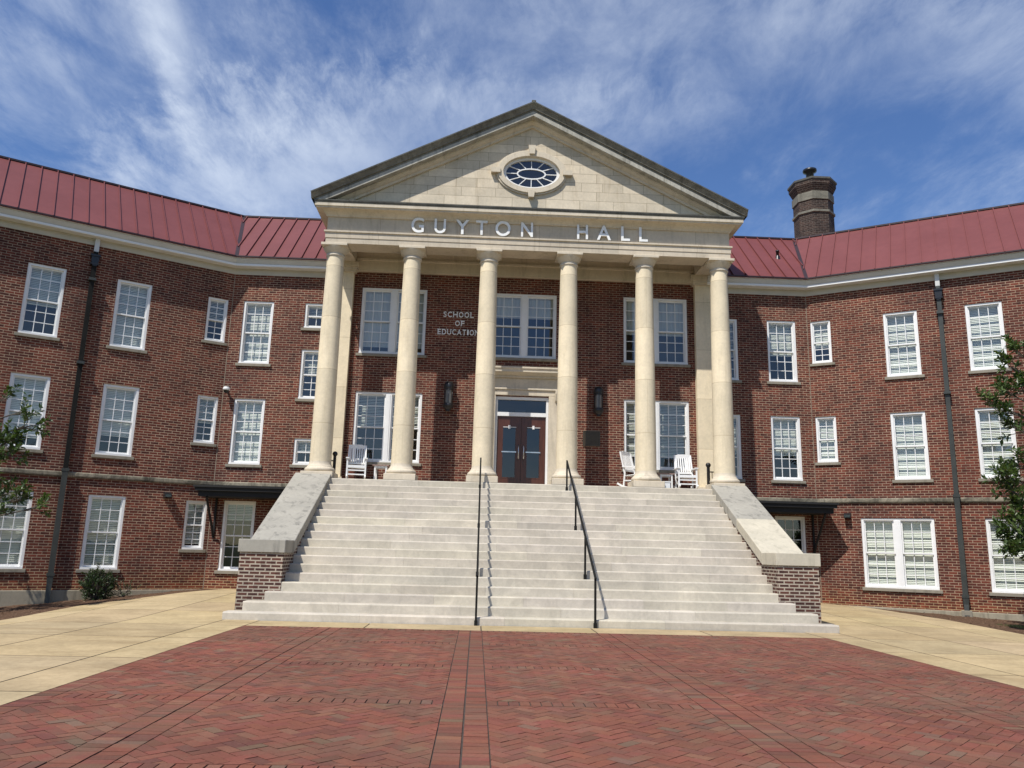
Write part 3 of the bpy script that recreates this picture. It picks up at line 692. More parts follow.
# entablature
AF = 5.25; ax0, ax1 = XC-5.6, XC+5.6
pp = [(ax0, 9.3), (ax0, AF), (ax1, AF), (ax1, 9.3)]
sweep(pp, [(-.62, 9.50), (0, 9.50), (0, 9.645), (.016, 9.65), (.016, 9.795), (.05, 9.81), (.05, 9.855), (-.02, 9.86), (-.02, 9.865), (-.62, 9.865)]).build('architrave', 'frieze', hall)
fr = sweep(pp, [(-.62, 9.866), (-.018, 9.866), (-.018, 10.26), (-.62, 10.26)]); fr.build('frieze', 'frieze', hall)
sweep(pp, [(-.3, 10.261), (.02, 10.261), (.03, 10.30), (.06, 10.34), (.075, 10.36), (.13, 10.40), (.27, 10.415), (.27, 10.45), (.30, 10.46), (.30, 10.555), (-.3, 10.56)]).build('cornice', 'lime', hall)
sweep(pp, [(-.3, 10.561), (.315, 10.561), (.33, 10.60), (.33, 10.625), (-.3, 10.64)]).build('cornice_flashing', 'weather', hall)
for s_ in (-1, 1):
    side_p = [(ax0, 9.3), (ax0, AF-.06)] if s_ < 0 else [(ax1, AF-.06), (ax1, 9.3)]
    sweep(side_p, [(0, 10.63), (.31, 10.63), (.34, 10.68), (.42, 10.76), (.42, 10.82), (0, 10.82)]).build('side_gutter', 'weather', hall)
# ceiling + inner wall beam
cl = MB(); cl.box(ax0+.62, ax1-.62, AF+.62, YW, 9.90, 9.98); cl.build('porch_ceiling', 'cream', hall)
ib = MB(); ib.box(ax0+.62, ax1-.62, YW-.14, YW-.002, 9.29, 9.60); ib.box(ax0+.62, ax1-.62, YW-.19, YW-.002, 9.60, 9.66); ib.box(ax0+.62, ax1-.62, YW-.14, YW-.002, 9.66, 9.90); ib.build('wall_beam', 'lime', hall)
# tympanum with an oval hole
TY = 5.30; oc = (XC, 11.84); oa, ob = .80, .49
def oval(a, b, n=48, c=oc): return [(c[0]+a*math.cos(2*math.pi*k/n), c[1]+b*math.sin(2*math.pi*k/n)) for k in range(n)]
ty = MB()
tri = [(XC-5.75, 10.55), (XC+5.75, 10.55), (XC, 13.55)]
def tri_edge(ang):
    d = (math.cos(ang), math.sin(ang)); best = 1e9
    for i in range(3):
        p, q = tri[i], tri[(i+1) % 3]; ex, ey = q[0]-p[0], q[1]-p[1]; det = d[0]*(-ey)+ex*d[1]
        if abs(det) < 1e-9: continue
        rx, ry = p[0]-oc[0], p[1]-oc[1]; t = (rx*(-ey)+ex*ry)/det; u = (d[0]*ry-d[1]*rx)/det
        if t > 0 and -1e-6 <= u <= 1+1e-6: best = min(best, t)
    return (oc[0]+d[0]*best, oc[1]+d[1]*best)
angs = sorted(set([2*math.pi*k/48 for k in range(48)]+[math.atan2(p[1]-oc[1], p[0]-oc[0]) % (2*math.pi) for p in tri]))
for i in range(len(angs)):
    a, b = angs[i], angs[(i+1) % len(angs)]; ra = lambda t: 1/math.sqrt((math.cos(t)/oa)**2+(math.sin(t)/ob)**2)
    p = lambda t: (oc[0]+ra(t)*math.cos(t), oc[1]+ra(t)*math.sin(t)); e0, e1 = tri_edge(a), tri_edge(b); q0, q1 = p(a), p(b)
    ty.face([(q0[0], TY, q0[1]), (e0[0], TY, e0[1]), (e1[0], TY, e1[1]), (q1[0], TY, q1[1])])
ty.build('tympanum', 'ashlar', hall)
def oval_ring(m, a0, b0, a1, b1, y0, y1, n=48):
    A, B = oval(a0, b0, n), oval(a1, b1, n)
    for k in range(n):
        j = (k+1) % n; P = lambda p, y: (p[0], y, p[1])
        m.face([P(A[k], y0), P(B[k], y0), P(B[j], y0), P(A[j], y0)], smooth=False); m.face([P(B[k], y0), P(B[k], y1), P(B[j], y1), P(B[j], y0)]); m.face([P(A[j], y0), P(A[j], y1), P(A[k], y1), P(A[k], y0)])
ring = MB(); oval_ring(ring, .80, .49, .95, .63, TY-.09, TY+.12); oval_ring(ring, .87, .555, 1.0, .68, TY-.05, TY+.01)
for (x, z, w_, h_) in ((XC, oc[1]+.66, .10, .13), (XC, oc[1]-.68, .10, .10)): ring.prism([(x-w_*.75, z-h_), (x+w_*.75, z-h_), (x+w_, z+h_), (x-w_, z+h_)], 'y', TY-.15, TY+.0)
for s_ in (-1, 1): ring.box(min(XC+s_*.88, XC+s_*1.14), max(XC+s_*.88, XC+s_*1.14), TY-.14, TY, oc[1]-.07, oc[1]+.07)
ocu = ring.build('oculus', 'lime', hall, weld=False)
of = MB(); oval_ring(of, .72, .415, .81, .50, TY+.02, TY+.10); oval_ring(of, .375, .135, .415, .17, TY+.045, TY+.08)
for k in range(12):
    t = math.pi*2*k/12; t = math.atan2(math.sin(t)*.42, math.cos(t)*.72); rr_ = lambda a, b: 1/math.sqrt((math.cos(t)/a)**2+(math.sin(t)/b)**2); r0, r1 = rr_(.41, .165), rr_(.73, .425)
    of.bar((oc[0]+r0*math.cos(t), TY+.06, oc[1]+r0*math.sin(t)), (oc[0]+r1*math.cos(t), TY+.06, oc[1]+r1*math.sin(t)), .02, .026, up=(0, 1, 0))
of.build('oculus_frame', 'white', ocu)
og = MB(); og.face([(p[0], TY+.07, p[1]) for p in oval(.74, .43)][::1]); og.build('glass_pane', 'glass', ocu)
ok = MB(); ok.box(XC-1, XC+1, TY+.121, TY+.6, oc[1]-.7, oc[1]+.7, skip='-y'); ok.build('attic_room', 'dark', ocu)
# raking cornice
HX = 6.0; ZA, ZE = 13.80, 10.80; sl = (ZA-ZE)/HX
def rake(prof, name, mat):
    m = MB(); st = [-HX+.0]+[-HX+.1*i for i in range(1, 13)]+[-3, 0, 3]+[HX-.1*i for i in range(12, 0, -1)]+[HX]
    k = len(prof)
    for i in range(len(st)-1):
        for j in range(k):
            (y0, d0), (y1, d1) = prof[j], prof[(j+1) % k]; q = []
            for x, y, dz in ((st[i], y0, d0), (st[i+1], y0, d0), (st[i+1], y1, d1), (st[i], y1, d1)):
                q.append((XC+x, y, max(10.628, ZA-abs(x)*sl+dz)))
            m.face(q, uv=[(st[i], y0+d0), (st[i+1], y0+d0), (st[i+1], y1+d1), (st[i], y1+d1)])
    for x in (-HX, HX): m.face([(XC+x, y, max(10.628, ZA-HX*sl+dz)) for y, dz in prof])
    return m.build(name, mat, hall, weld=True)
rake([(4.81, 0), (4.81, -.04), (5.5, -.04), (5.5, 0)], 'raking_flashing', 'weather')
rake([(4.82, -.041), (4.82, -.055), (4.845, -.075), (4.86, -.10), (4.895, -.155), (4.90, -.185), (4.94, -.19), (4.94, -.246), (5.5, -.246), (5.5, -.041)], 'raking_cymatium', 'cyma')
rake([(4.945, -.247), (4.945, -.375), (4.965, -.385), (5.12, -.385), (5.5, -.385), (5.5, -.247)], 'raking_cornice', 'weatherlight')
rake([(5.13, -.387), (5.14, -.43), (5.20, -.49), (5.225, -.50), (5.235, -.575), (5.5, -.575), (5.5, -.387)], 'bed_moulding', 'lime')
gr = MB()
for s_ in (-1, 1):
    gr.face([(XC, 4.83, ZA+.012), (XC+s_*(HX+.02), 4.83, ZE+.002), (XC+s_*(HX+.02), 11.0, ZE+.002), (XC, 11.0, ZA+.012)])
gr.bar((XC, 4.83, ZA+.02), (XC, 11, ZA+.02), .12, .04)
gr.face([(XC-6, 10.99, 10.8), (XC+6, 10.99, 10.8), (XC, 10.99, 13.8)])
gr.box(XC-5.9, XC+5.9, 8.9, 10.98, 10.6, 10.8)
gr.build('gable_roof', 'weather', hall)

# columns
def column_prof():
    p = []; z0, z1 = 3.53, 9.17
    for i in range(15):
        t = i/14; r = .279-.047*(t**1.7); p.append((r, z0+(z1-z0)*t))
    return p
colx = [XC-5.345, XC-3.23, XC-1.113, XC+1.113, XC+3.23, XC+5.345]; YCOL = 5.55
c0 = thing_loc = Vector((colx[0], YCOL, FL))
def build_column():
    m = LB(); m.lathe([(r, z-FL) for r, z in column_prof()], 0, 0, 40); sh = m.build('column', 'column'); sh.parent = hall
    b = LB(); b.box(-.41, .41, -.41, .41, 0, .17); b.build('plinth', 'lime', sh, bevel=.01)
    b = LB(); b.lathe([(.34, .171), (.375, .185), (.392, .215), (.39, .25), (.37, .28), (.345, .295), (.335, .30), (.335, .32), (.315, .335), (.30, .36), (.285, .40), (.279, .445)], 0, 0, 40); b.build('base', 'lime', sh)
    t = 9.17-FL; b = LB(); b.lathe([(.232, t-.02), (.250, t), (.262, t+.015), (.262, t+.035), (.245, t+.05), (.236, t+.06), (.236, t+.10), (.262, t+.115), (.268, t+.13), (.30, t+.165), (.328, t+.205), (.345, t+.235), (.352, t+.255)], 0, 0, 40)
    b.build('capital', 'lime', sh)
    b = LB(); b.box(-.355, .355, -.355, .355, t+.255, 9.499-FL); b.build('abacus', 'lime', sh, bevel=.008)
    return sh
col0 = build_column()
for i, x in enumerate(colx):
    c = col0 if i == 0 else copy_tree(col0, hall)
    c.location = (x, YCOL-YW, FL); c.rotation_euler = (0, 0, [0, 0, math.pi/2, math.pi, -math.pi/2, math.pi][i])
# pilasters on the wall at both ends
for s_ in (-1, 1):
    a, b = (XC-5.58, XC-5.02) if s_ < 0 else (XC+5.00, XC+5.56); m = MB(); m.box(a, b, YW-.17, YW-.001, FL, 9.22); pl = m.build('pilaster', 'column', hall)
    m = MB(); m.box(a-.05, b+.05, YW-.22, YW-.001, 9.221, 9.27); m.box(a-.09, b+.09, YW-.26, YW-.001, 9.271, 9.36); m.box(a-.14, b+.14, YW-.31, YW-.001, 9.361, 9.499); m.build('capital', 'lime', pl)
    m = MB(); m.box(a-.05, b+.05, YW-.22, YW-.171, FL, FL+.18); m.build('base', 'lime', pl)

# ------------------------------------------------------------------ entrance
X0, X1, Z1 = -.74, .78, 5.71
ds = MB()   # stone surround
ds.box(X0-.40, X0-.001, YW-.08, YW-.001, FL, 5.74); ds.box(X1+.001, X1+.40, YW-.08, YW-.001, FL, 5.74); ds.box(X0-.40, X1+.40, YW-.08, YW-.001, 5.742, 5.90)
ds.box(X0-.36, X1+.36, YW-.12, YW-.001, 5.901, 5.95); ds.box(X0-.34, X1+.34, YW-.09, YW-.001, 5.951, 6.24)
ds.box(X0-.42, X1+.42, YW-.16, YW-.001, 6.241, 6.30); ds.prism([(YW-.001, 6.301), (YW-.18, 6.301), (YW-.30, 6.37), (YW-.34, 6.37), (YW-.34, 6.44), (YW-.37, 6.47), (YW-.37, 6.52), (YW-.001, 6.56)], 'x', X0-.55, X1+.55)
for s_ in (X0-.36, X1+.18): ds.prism([(YW-.08, 5.55), (YW-.16, 5.60), (YW-.22, 5.80), (YW-.22, 5.898), (YW-.08, 5.898)], 'x', s_, s_+.18)
ds.build('door_surround', 'lime', hall, bevel=.005)
df = MB(); y0 = YW+.01; 
df.box(X0, X0+.065, y0, y0+.14, FL, Z1); df.box(X1-.065, X1, y0, y0+.14, FL, Z1); df.box(X0+.065, X1-.065, y0, y0+.14, Z1-.08, Z1); df.box(X0+.065, X1-.065, y0, y0+.14, 5.15, 5.26)
dfo = df.build('door_frame', 'white', hall)
tg = MB(); tg.face([(X0+.06, y0+.08, 5.26), (X1-.06, y0+.08, 5.26), (X1-.06, y0+.08, Z1-.08), (X0+.06, y0+.08, Z1-.08)]); tg.build('transom_glass', 'dglass', dfo)
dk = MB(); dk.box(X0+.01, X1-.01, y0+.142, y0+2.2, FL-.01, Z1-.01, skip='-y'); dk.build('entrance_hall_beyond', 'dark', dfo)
il = MB(); il.box(-.15, .15, y0+.5, y0+.55, 5.28, 5.42); il.build('hanging_sign_back', 'blind', dfo)
xm = (X0+X1)/2
for s_ in (-1, 1):
    a, b = (X0+.07, xm-.004) if s_ < 0 else (xm+.004, X1-.07); m = MB(); yd = y0+.05; st = .145 if True else 0; zt = 5.14
    ga, gb = (a+.15, b-.14) if s_ < 0 else (a+.14, b-.15); g0, g1 = FL+.30, zt-.30
    m.box(a, ga, yd, yd+.05, FL+.01, zt); m.box(gb, b, yd, yd+.05, FL+.01, zt); m.box(ga, gb, yd, yd+.05, g1, zt); m.box(ga, gb, yd, yd+.05, FL+.01, g0)
    for (u0, u1, v0, v1) in ((ga, ga+.02, g0, g1), (gb-.02, gb, g0, g1), (ga+.02, gb-.02, g0, g0+.02), (ga+.02, gb-.02, g1-.02, g1)): m.box(u0, u1, yd-.008, yd-.0005, v0, v1)
    dr = m.build('door', 'wood', hall)
    m = MB(); m.face([(ga, yd+.025, g0), (gb, yd+.025, g0), (gb, yd+.025, g1), (ga, yd+.025, g1)]); m.build('glass_pane', 'dglass', dr)
    m = MB(); hx = b-.07 if s_ < 0 else a+.07; m.tube([(hx, yd-.01, 3.92), (hx, yd-.07, 3.95), (hx, yd-.07, 4.27), (hx, yd-.01, 4.30)], .018, 8); m.build('handle', 'silver', dr)
    m = MB(); m.box(ga-.01, gb+.01, yd-.035, yd-.009, 4.11, 4.145); m.build('push_bar', 'silver', dr)
    m = MB(); m.box((ga+gb)/2-.03, (ga+gb)/2+.03, yd-.03, yd+.0, g1-.05, g1+.05); m.box(ga+.02, gb, yd-.015, yd-.009, g1-.012, g1+.004); m.build('door_closer', 'white', dr)

# ------------------------------------------------------------------ lettering
def text_mesh(ch, x0, x1, z0, z1, y, depth, parent, mat, name, bold=0):
    c = bpy.data.curves.new(name, 'FONT'); c.body = ch; c.extrude = .05; c.offset = bold; c.resolution_u = 6
    to = bpy.data.objects.new(name, c); COL.objects.link(to); dg = bpy.context.evaluated_depsgraph_get(); dg.update(); me = bpy.data.meshes.new_from_object(to.evaluated_get(dg)); me.name = name
    COL.objects.unlink(to); bpy.data.objects.remove(to); bpy.data.curves.remove(c)
    vs = [v.co.copy() for v in me.vertices]; mnx, mxx = min(v.x for v in vs), max(v.x for v in vs); mny, mxy = min(v.y for v in vs), max(v.y for v in vs); off = WORLD_LOC.get(parent.name, Vector())
    for v in me.vertices:
        p = v.co; X = x0+(p.x-mnx)/(mxx-mnx)*(x1-x0); Z = z0+(p.y-mny)/(mxy-mny)*(z1-z0); Y = y-(p.z+.05)/.1*depth
        v.co = Vector((X, Y, Z))-off
    me.materials.clear(); me.materials.append(M[mat]); me.update()
    o = bpy.data.objects.new(name, me); COL.objects.link(o); o.parent = parent; WORLD_LOC[o.name] = off; return o
nm = thing('building_lettering', 'raised metal letters reading GUYTON HALL across the portico frieze', 'lettering', (XC, AF, 9.88))
for ch, a, b in (('G', -3.232, -2.888), ('U', -2.60, -2.285), ('Y', -2.02, -1.64), ('T', -1.46, -1.14), ('O', -.92, -.50), ('N', -.21, .12), ('H', 1.345, 1.65), ('A', 1.90, 2.29), ('L', 2.575, 2.82), ('L', 3.08, 3.32)):
    zb, ztp = (9.872, 10.315) if ch in 'GO' else (9.880, 10.305)
    text_mesh(ch, a, b, zb, ztp, AF-.0-.002, .06, nm, 'letter', 'letter', .012)
nm2 = thing('wall_lettering', 'small pale letters reading SCHOOL OF EDUCATION on the brick wall behind the columns', 'lettering', (-1.85, YW, 7.5))
def serif_line(word, x0, x1, z0, z1):
    wts = {'I': .38, 'L': .85, 'E': .85, 'F': .8, 'O': 1.1, 'C': 1.0, 'H': 1.08, 'N': 1.1, 'D': 1.08, 'U': 1.05, 'A': 1.1, 'T': .95, 'S': .72}
    tot = sum(wts[c] for c in word)+.32*(len(word)-1); u = (x1-x0)/tot; x = x0
    for c in word:
        w_ = wts[c]*u; o = text_mesh(c, x, x+w_, z0, z1, YW-.002, .03, nm2, 'letter', 'letter', .004)
        h = (z1-z0)*.10; sw_ = u*.20
        feet = {'H': [(0, 0), (1, 0), (0, 1), (1, 1)], 'N': [(0, 0), (0, 1), (1, 1)], 'A': [(0, 0), (1, 0)], 'I': [(.5, 0), (.5, 1)], 'L': [(0, 0), (0, 1)], 'E': [(0, 0), (0, 1)], 'F': [(0, 0), (0, 1)], 'D': [(0, 0), (0, 1)], 'U': [(0, 1), (1, 1)], 'T': [(.5, 0)]}.get(c, [])
        if feet:
            m = MB()
            for fx, fz in feet: xx = x+.03*u+(w_-.06*u)*fx; zz = z0+fz*(z1-z0-h*.5); m.box(xx-sw_, xx+sw_, YW-.035, YW-.003, zz, zz+h*.5)
            m.build('serif', 'letter', o)
        x += w_+.32*u
serif_line('SCHOOL', -2.33, -1.45, 8.01, 8.17); serif_line('OF', -1.985, -1.715, 7.75, 7.905); serif_line('EDUCATION', -2.48, -1.28, 7.48, 7.64)

# ------------------------------------------------------------------ front steps
steps = thing('stone_steps', 'wide flight of pale stone steps climbing from the brick plaza to the portico', 'steps', (0, 0, 0))
for i in range(18):
    hw = [5.755, 5.49, 5.175][i] if i < 3 else 4.955
    y0_, y1_ = i*T_, (i+1)*T_+.04; z0_, z1_ = i*R_-(.1 if i == 0 else 0)+(.001 if i else 0), (i+1)*R_; m = MB()
    rr = random.Random(i*13+5); x = -hw; 
    while x < hw-1e-6:
        ln = rr.uniform(1.5, 3.1); xe = x+ln
        if hw-xe < .8: xe = hw
        t = rr.uniform(.87, 1.05); m.prism([(y0_-.008, z0_), (y1_, z0_), (y1_, z1_), (y0_+.020, z1_), (y0_+.002, z1_-.006), (y0_-.008, z1_-.020)], 'x', x+.0012, xe-.0012, tint=(t, t*rr.uniform(.985, 1.005), t*rr.uniform(.96, 1.01))); x = xe
    m.build('step', 'step', steps)
def cheek(s_, label):
    a, b = (4.95, 5.80); root = thing('stair_cheek_wall', label, 'wall', (s_*5.37, .88, 0), group='brick walls flanking the steps')
    x0_, x1_ = sorted((s_*a, s_*b)); ya = .88; yk = 1.66; zt = 1.24; ye = 5.16; ze = 1.24+(ye-yk)*.498
    m = MB(); m.prism([(ya, -.3), (ye, -.3), (ye, ze), (yk, zt), (ya, zt)], 'x', x0_, x1_); m.build('brick_wall', 'brick2', root)
    m = MB(); X0_, X1_ = x0_-.035, x1_+.035; th = .255; tk = .20
    m.box(X0_, X1_, ya-.035, yk-.02, zt+.001, zt+th)
    sl_ = (ze-zt)/(ye-yk); lo = lambda y: zt+.002+(y-yk)*sl_; hi = lambda y: zt+th+.001+(y-yk)*((ze+tk+.03)-(zt+th+.001))/(ye+.02-yk)
    ym = 3.25
    m.prism([(yk-.019, lo(yk-.019)), (ym-.003, lo(ym)), (ym-.003, hi(ym-.003)), (yk-.019, hi(yk-.019))], 'x', X0_+.001, X1_-.001)
    m.build('stone_coping', 'cap' if s_ < 0 else 'capclean', root, bevel=.01)
    m = MB(); m.prism([(ym+.003, lo(ym)), (ye+.02, ze+.012), (ye+.02, ze+tk+.03), (ym+.003, hi(ym+.003))], 'x', X0_+.001, X1_-.001)
    m.build('stone_coping', 'cap', root, bevel=.01)
    return root
cheek(-1, 'sloping brick wall with grey stone coping at the left side of the steps')
cheek(1, 'sloping brick wall with grey stone coping at the right side of the steps')
for x, lb in ((-1.11, 'black metal handrail on the steps, left of the door'), (1.11, 'black metal handrail on the steps, right of the door')):
    root = thing('stair_handrail', lb, 'handrail', (x, 0, 0), group='handrails on the steps'); zr = lambda y: .95+.5475*(y+.08)
    m = MB(); m.bar((x, -.10, zr(-.10)-.02), (x, 4.98, zr(4.98)-.02), .040, .028); m.build('top_rail', 'blackmatte', root)
    for y, zb in ((-.06, .02), (1.5-.12, R_*5), (3.05, R_*11), (4.95, R_*17)):
        k = int((y+.0)/T_)+1 if y > 0 else 0; zb = k*R_ if y > 0 else .02
        m = MB(); m.box(x-.02, x+.02, y-.02, y+.02, zb, zr(y)-.03); m.box(x-.03, x+.03, y-.03, y+.03, zb, zb+.10); m.build('post', 'blackmatte', root)

# ------------------------------------------------------------------ canopies, lamps, pipes
for s_, lb in ((-1, 'black flat canopy over the ground window left of the steps'), (1, 'black flat canopy over the doorway right of the steps')):
    x0_, x1_ = sorted((s_*5.92, s_*8.52)); root = thing('entrance_canopy', lb, 'canopy', (s_*7.2, YW, 2.6), group='black canopies beside the steps')
    m = MB(); m.box(x0_, x1_, YW-.90, YW-.002, 2.60, 2.74); m.build('fascia', 'canopy', root); m = MB(); m.box(x0_-.07, x1_+.07, YW-.98, YW-.002, 2.741, 2.83); m.box(x0_-.11, x1_+.11, YW-1.02, YW-.002, 2.831, 2.88); m.build('top_plate', 'canopy', root)
    for bx in (s_*8.30, s_*6.15):
        m = MB(); m.box(bx-.025, bx+.025, YW-.05, YW-.001, 1.52, 2.599)
        pts = [(bx, YW-.05, 1.58), (bx, YW-.22, 1.84), (bx, YW-.50, 2.14), (bx, YW-.87, 2.59)]
        for p, q in zip(pts, pts[1:]): m.bar(p, q, .04, .05, up=(1, 0, 0))
        m.build('bracket', 'canopy', root)
for x, lb in ((-2.08, 'black cylinder wall lantern left of the entrance door'), (2.19, 'black cylinder wall lantern right of the entrance door above the plaque')):
    root = thing('wall_lantern', lb, 'lantern', (x, YW, 5.2), group='wall lanterns beside the door'); y = YW-.19
    m = MB(); m.lathe([(0, 5.20), (.05, 5.20), (.10, 5.27), (.145, 5.31), (.145, 5.40), (.125, 5.42), (0, 5.42)], x, y, 16); m.lathe([(0, 5.80), (.12, 5.80), (.145, 5.84), (.145, 5.95), (.10, 6.03), (0, 6.05)], x, y, 16)
    m.box(x-.07, x+.07, YW-.03, YW-.001, 5.3, 5.98); m.box(x-.03, x+.03, YW-.12, YW-.03, 5.32, 5.38); m.box(x-.03, x+.03, YW-.12, YW-.03, 5.86, 5.92)
    for k in range(6): t = math.pi/3*k+.5; m.tube([(x+.125*math.cos(t), y+.125*math.sin(t), 5.41), (x+.125*math.cos(t), y+.125*math.sin(t), 5.81)], .009, 6)
    m.build('lantern_body', 'black', root); m = MB(); m.lathe([(.095, 5.42), (.095, 5.80)], x, y, 20); m.build('lamp_glass', plain('frosted_glass', (.16, .16, .15), .25, .15, 6) if x < 0 else bpy.data.materials['frosted_glass'], root)
pq = MB(); pq.box(1.79, 2.25, YW-.03, YW-.001, 4.37, 4.77); plq = thing('bronze_plaque', 'dark bronze plaque on the brick under the right lantern', 'plaque', (2.02, YW, 4.37)); pq.build('plate', 'bronze', plq)
m = MB(); m.box(1.775, 2.265, YW-.04, YW-.001, 4.355, 4.369); m.box(1.775, 2.265, YW-.04, YW-.001, 4.771, 4.785); m.box(1.775, 1.789, YW-.04, YW-.001, 4.37, 4.77); m.box(2.251, 2.265, YW-.04, YW-.001, 4.37, 4.77); m.build('border', plain('bronze_edge', (.09, .075, .05), .4, .2, 8, metal=.5), plq)

for sd_, xx in (('L', XL), ('R', XR)):   # caulked joint in the inner corners of the brickwork
    m = MB()
    for z0_, z1_ in ((.172, 2.929), (3.061, 9.05)): m.box(xx-.008, xx+.008, YW-.008, YW+.004, z0_, z1_)
    m.build('corner_joint', 'caulk', hall)
def downspout(side, x, label, zbot, hue):
    F = FRAME[side]; p = F @ Vector((x, 0, 0)); root = thing('downspout', label, 'downspout', (p.x, p.y, 0), group='downspouts on the wings')
    m = MB(F); m.box(x-.055, x+.055, -.13, -.02, 8.86, 9.24); m.build('upper_outlet', 'gutter', root)
    m = MB(F); m.prism([(x-.05, 8.46), (x+.05, 8.46), (x+.09, 8.60), (x+.09, 8.72), (x-.09, 8.72), (x-.09, 8.60)], 'y', -.17, -.01); m.box(x-.115, x+.115, -.195, -.005, 8.721, 8.775); m.box(x-.10, x+.10, -.18, -.005, 8.50, 8.53); m.build('hopper_head', 'black', root)
    m = MB(F); m.box(x-.05, x+.05, -.13, -.03, 8.74, 8.87)
    m.box(x-.055, x+.055, -.135, -.025, 3.09, 8.46); m.build('pipe', 'blackmatte' if side == 'L' else 'pipe', root)
    m = MB(F); m.box(x-.062, x+.062, -.18, -.065, .35, 3.088); m.bar((x, -.12, .38), (x, -.17, zbot), .11, .11, up=(1, 0, 0)); m.build('lower_pipe', 'pipe', root)
    for z in (8.10, 5.85, 3.10, .55):
        m = MB(F); m.box(x-.085, x+.085, -.19, -.002, z-.04, z+.03); m.build('bracket', 'pipe', root)
downspout('L', -3.62, 'dark metal downspout with hopper head on the left wing wall', -.30, 0)
downspout('R', 3.48, 'dark metal downspout with hopper head on the right wing wall', .05, 0)
cbk = MB(FRAME['R']); cbk.box(3.36, 3.60, -.22, -.037, -.05, .20); tag(cbk.build('drain_block', 'sill', bevel=.01), 'small pale concrete block under the right wing downspout', 'drain block')
# wall lights and camera
def walllight(side, s, z, label):
    F = FRAME[side]; p = F @ Vector((s, 0, z)); root = thing('wall_light', label, 'wall light', (p.x, p.y, p.z), group='small wall lights on the wings')
    m = MB(F); m.box(s-.09, s+.09, -.03, -.001, z-.07, z+.09); m.prism([(-.031, z+.09), (-.20, z+.04), (-.20, z-.05), (-.031, z-.08)], 'x', s-.085, s+.085); m.build('housing', 'black', root)
    m = MB(F); m.box(s-.07, s+.07, -.205, -.201, z-.04, z+.02); m.build('lens', 'dglass', root)
walllight('L', -1.17, 2.60, 'small dark wall light high on the left wing ground floor'); walllight('R', .80, 2.57, 'small dark wall light beside the right canopy')
sc_ = thing('security_camera', 'white dome security camera at the inner corner of the left wing', 'camera', (-8.28, YW-.12, 5.6))
m = MB(); m.bar((-8.34, YW-.02, 5.64), (-8.28, YW-.22, 5.64), .05, .05); m.lathe([(0, 5.70), (.06, 5.69), (.095, 5.64), (.10, 5.58), (.0, 5.58)], -8.28, YW-.22, 16); m.build('mount', 'white', sc_)
m = MB(); m.lathe([(.078, 5.579), (.065, 5.53), (.03, 5.50), (0, 5.495)], -8.28, YW-.22, 16); m.build('dome', 'black', sc_)

# side guard rails behind the end columns
for s_, lb in ((-1, 'black ball-topped guard rail behind the leftmost column'), (1, 'black ball-topped guard rail behind the rightmost column')):
    x = s_*5.07+ (0.02 if s_ > 0 else 0.06); root = thing('guard_rail', lb, 'railing', (x, 6.0, FL), group='guard rails at the porch ends')
    m = MB(); m.box(x-.035, x+.035, 5.965, 6.035, FL, FL+.66); m.build('post', 'black', root); m = MB(); m.sphere((x, 6.0, FL+.72), .07, 10); m.build('ball_finial', 'black', root)
    m = MB(); 
    for z in (.15, .52): m.box(min(x+s_*.03, x+s_*.62), max(x+s_*.03, x+s_*.62), 5.985, 6.015, FL+z, FL+z+.03)
    for k in range(5): xx = x+s_*(.10+.11*k); m.box(xx-.008, xx+.008, 5.992, 6.008, FL+.18, FL+.52)
    m.build('rails', 'black', root)

# ------------------------------------------------------------------ porch furniture
def rocking_chair(loc, rz, label, tilt=0):
    root = thing('rocking_chair', label, 'rocking chair', loc, rz, 'white rocking chairs on the porch')
    TT = Matrix.Translation((0, 0, .02)) @ Matrix.Rotation(rad(tilt), 4, 'X')
    B = lambda: LB(TT)
    for s_ in (-1, 1):
        x = s_*.24; m = B(); pts = []
        for k in range(9): y = -.36+.80*k/8; pts.append((x, y, .03+.10*((y-.02)/.40)**2))
        for p, q in zip(pts, pts[1:]): m.bar(p, q, .03, .045)
        m.build('rocker', 'white', root)
        m = B(); m.bar((x, -.22, .07), (x, -.23, .58), .04, .04); m.build('front_leg', 'white', root)
        m = B(); m.bar((x*.97, .22, .07), (x*.97, .20, .40), .04, .04); m.bar((x*.97, .20, .40), (x*.92, .40, 1.01), .04, .035, up=(0, 1, 0)); m.build('back_post', 'white', root)
        m = B(); m.box(x-.045, x+.045, -.28, .27, .58, .605); m.build('armrest', 'white', root)
    m = B()
    for k in range(7): y = -.23+.063*k; m.box(-.235, .235, y, y+.052, .385-.007*k, .405-.007*k)
    m.box(-.24, .24, -.245, -.215, .335, .395); m.build('seat', 'white', root)
    m = B(); m.bar((-.225, .40, .98), (.225, .40, .98), .03, .10); m.prism([(-.20, .001), (.20, .001), (.09, .05), (-.09, .05)], 'y', .388, .412); 
    m2 = B(); m2.bar((-.225, .395, .97), (.225, .395, .97), .028, .09); m2.bar((-.13, .40, 1.015), (.13, .40, 1.015), .028, .035); m2.build('back_rail', 'white', root); m2 = B(); m2.bar((-.225, .245, .50), (.225, .245, .50), .028, .05); m2.build('lower_rail', 'white', root)
    m3 = B()
    for k in range(7): x = -.18+.06*k; m3.bar((x, .25, .51), (x, .39, .94), .034, .014, up=(0, 1, 0))
    m3.build('back_slats', 'white', root)
    m4 = B()
    for z in (.16, .27): m4.bar((-.235, -.22, z), (.235, -.22, z), .025, .03)
    m4.bar((-.235, .215, .2), (.235, .215, .2), .025, .025)
    for s_ in (-1, 1): m4.bar((s_*.24, -.22, .22), (s_*.235, .215, .22), .025, .025)
    m4.build('stretcher', 'white', root)
rocking_chair((-4.44, 6.12, FL), rad(8), 'white rocking chair by the left end of the porch')
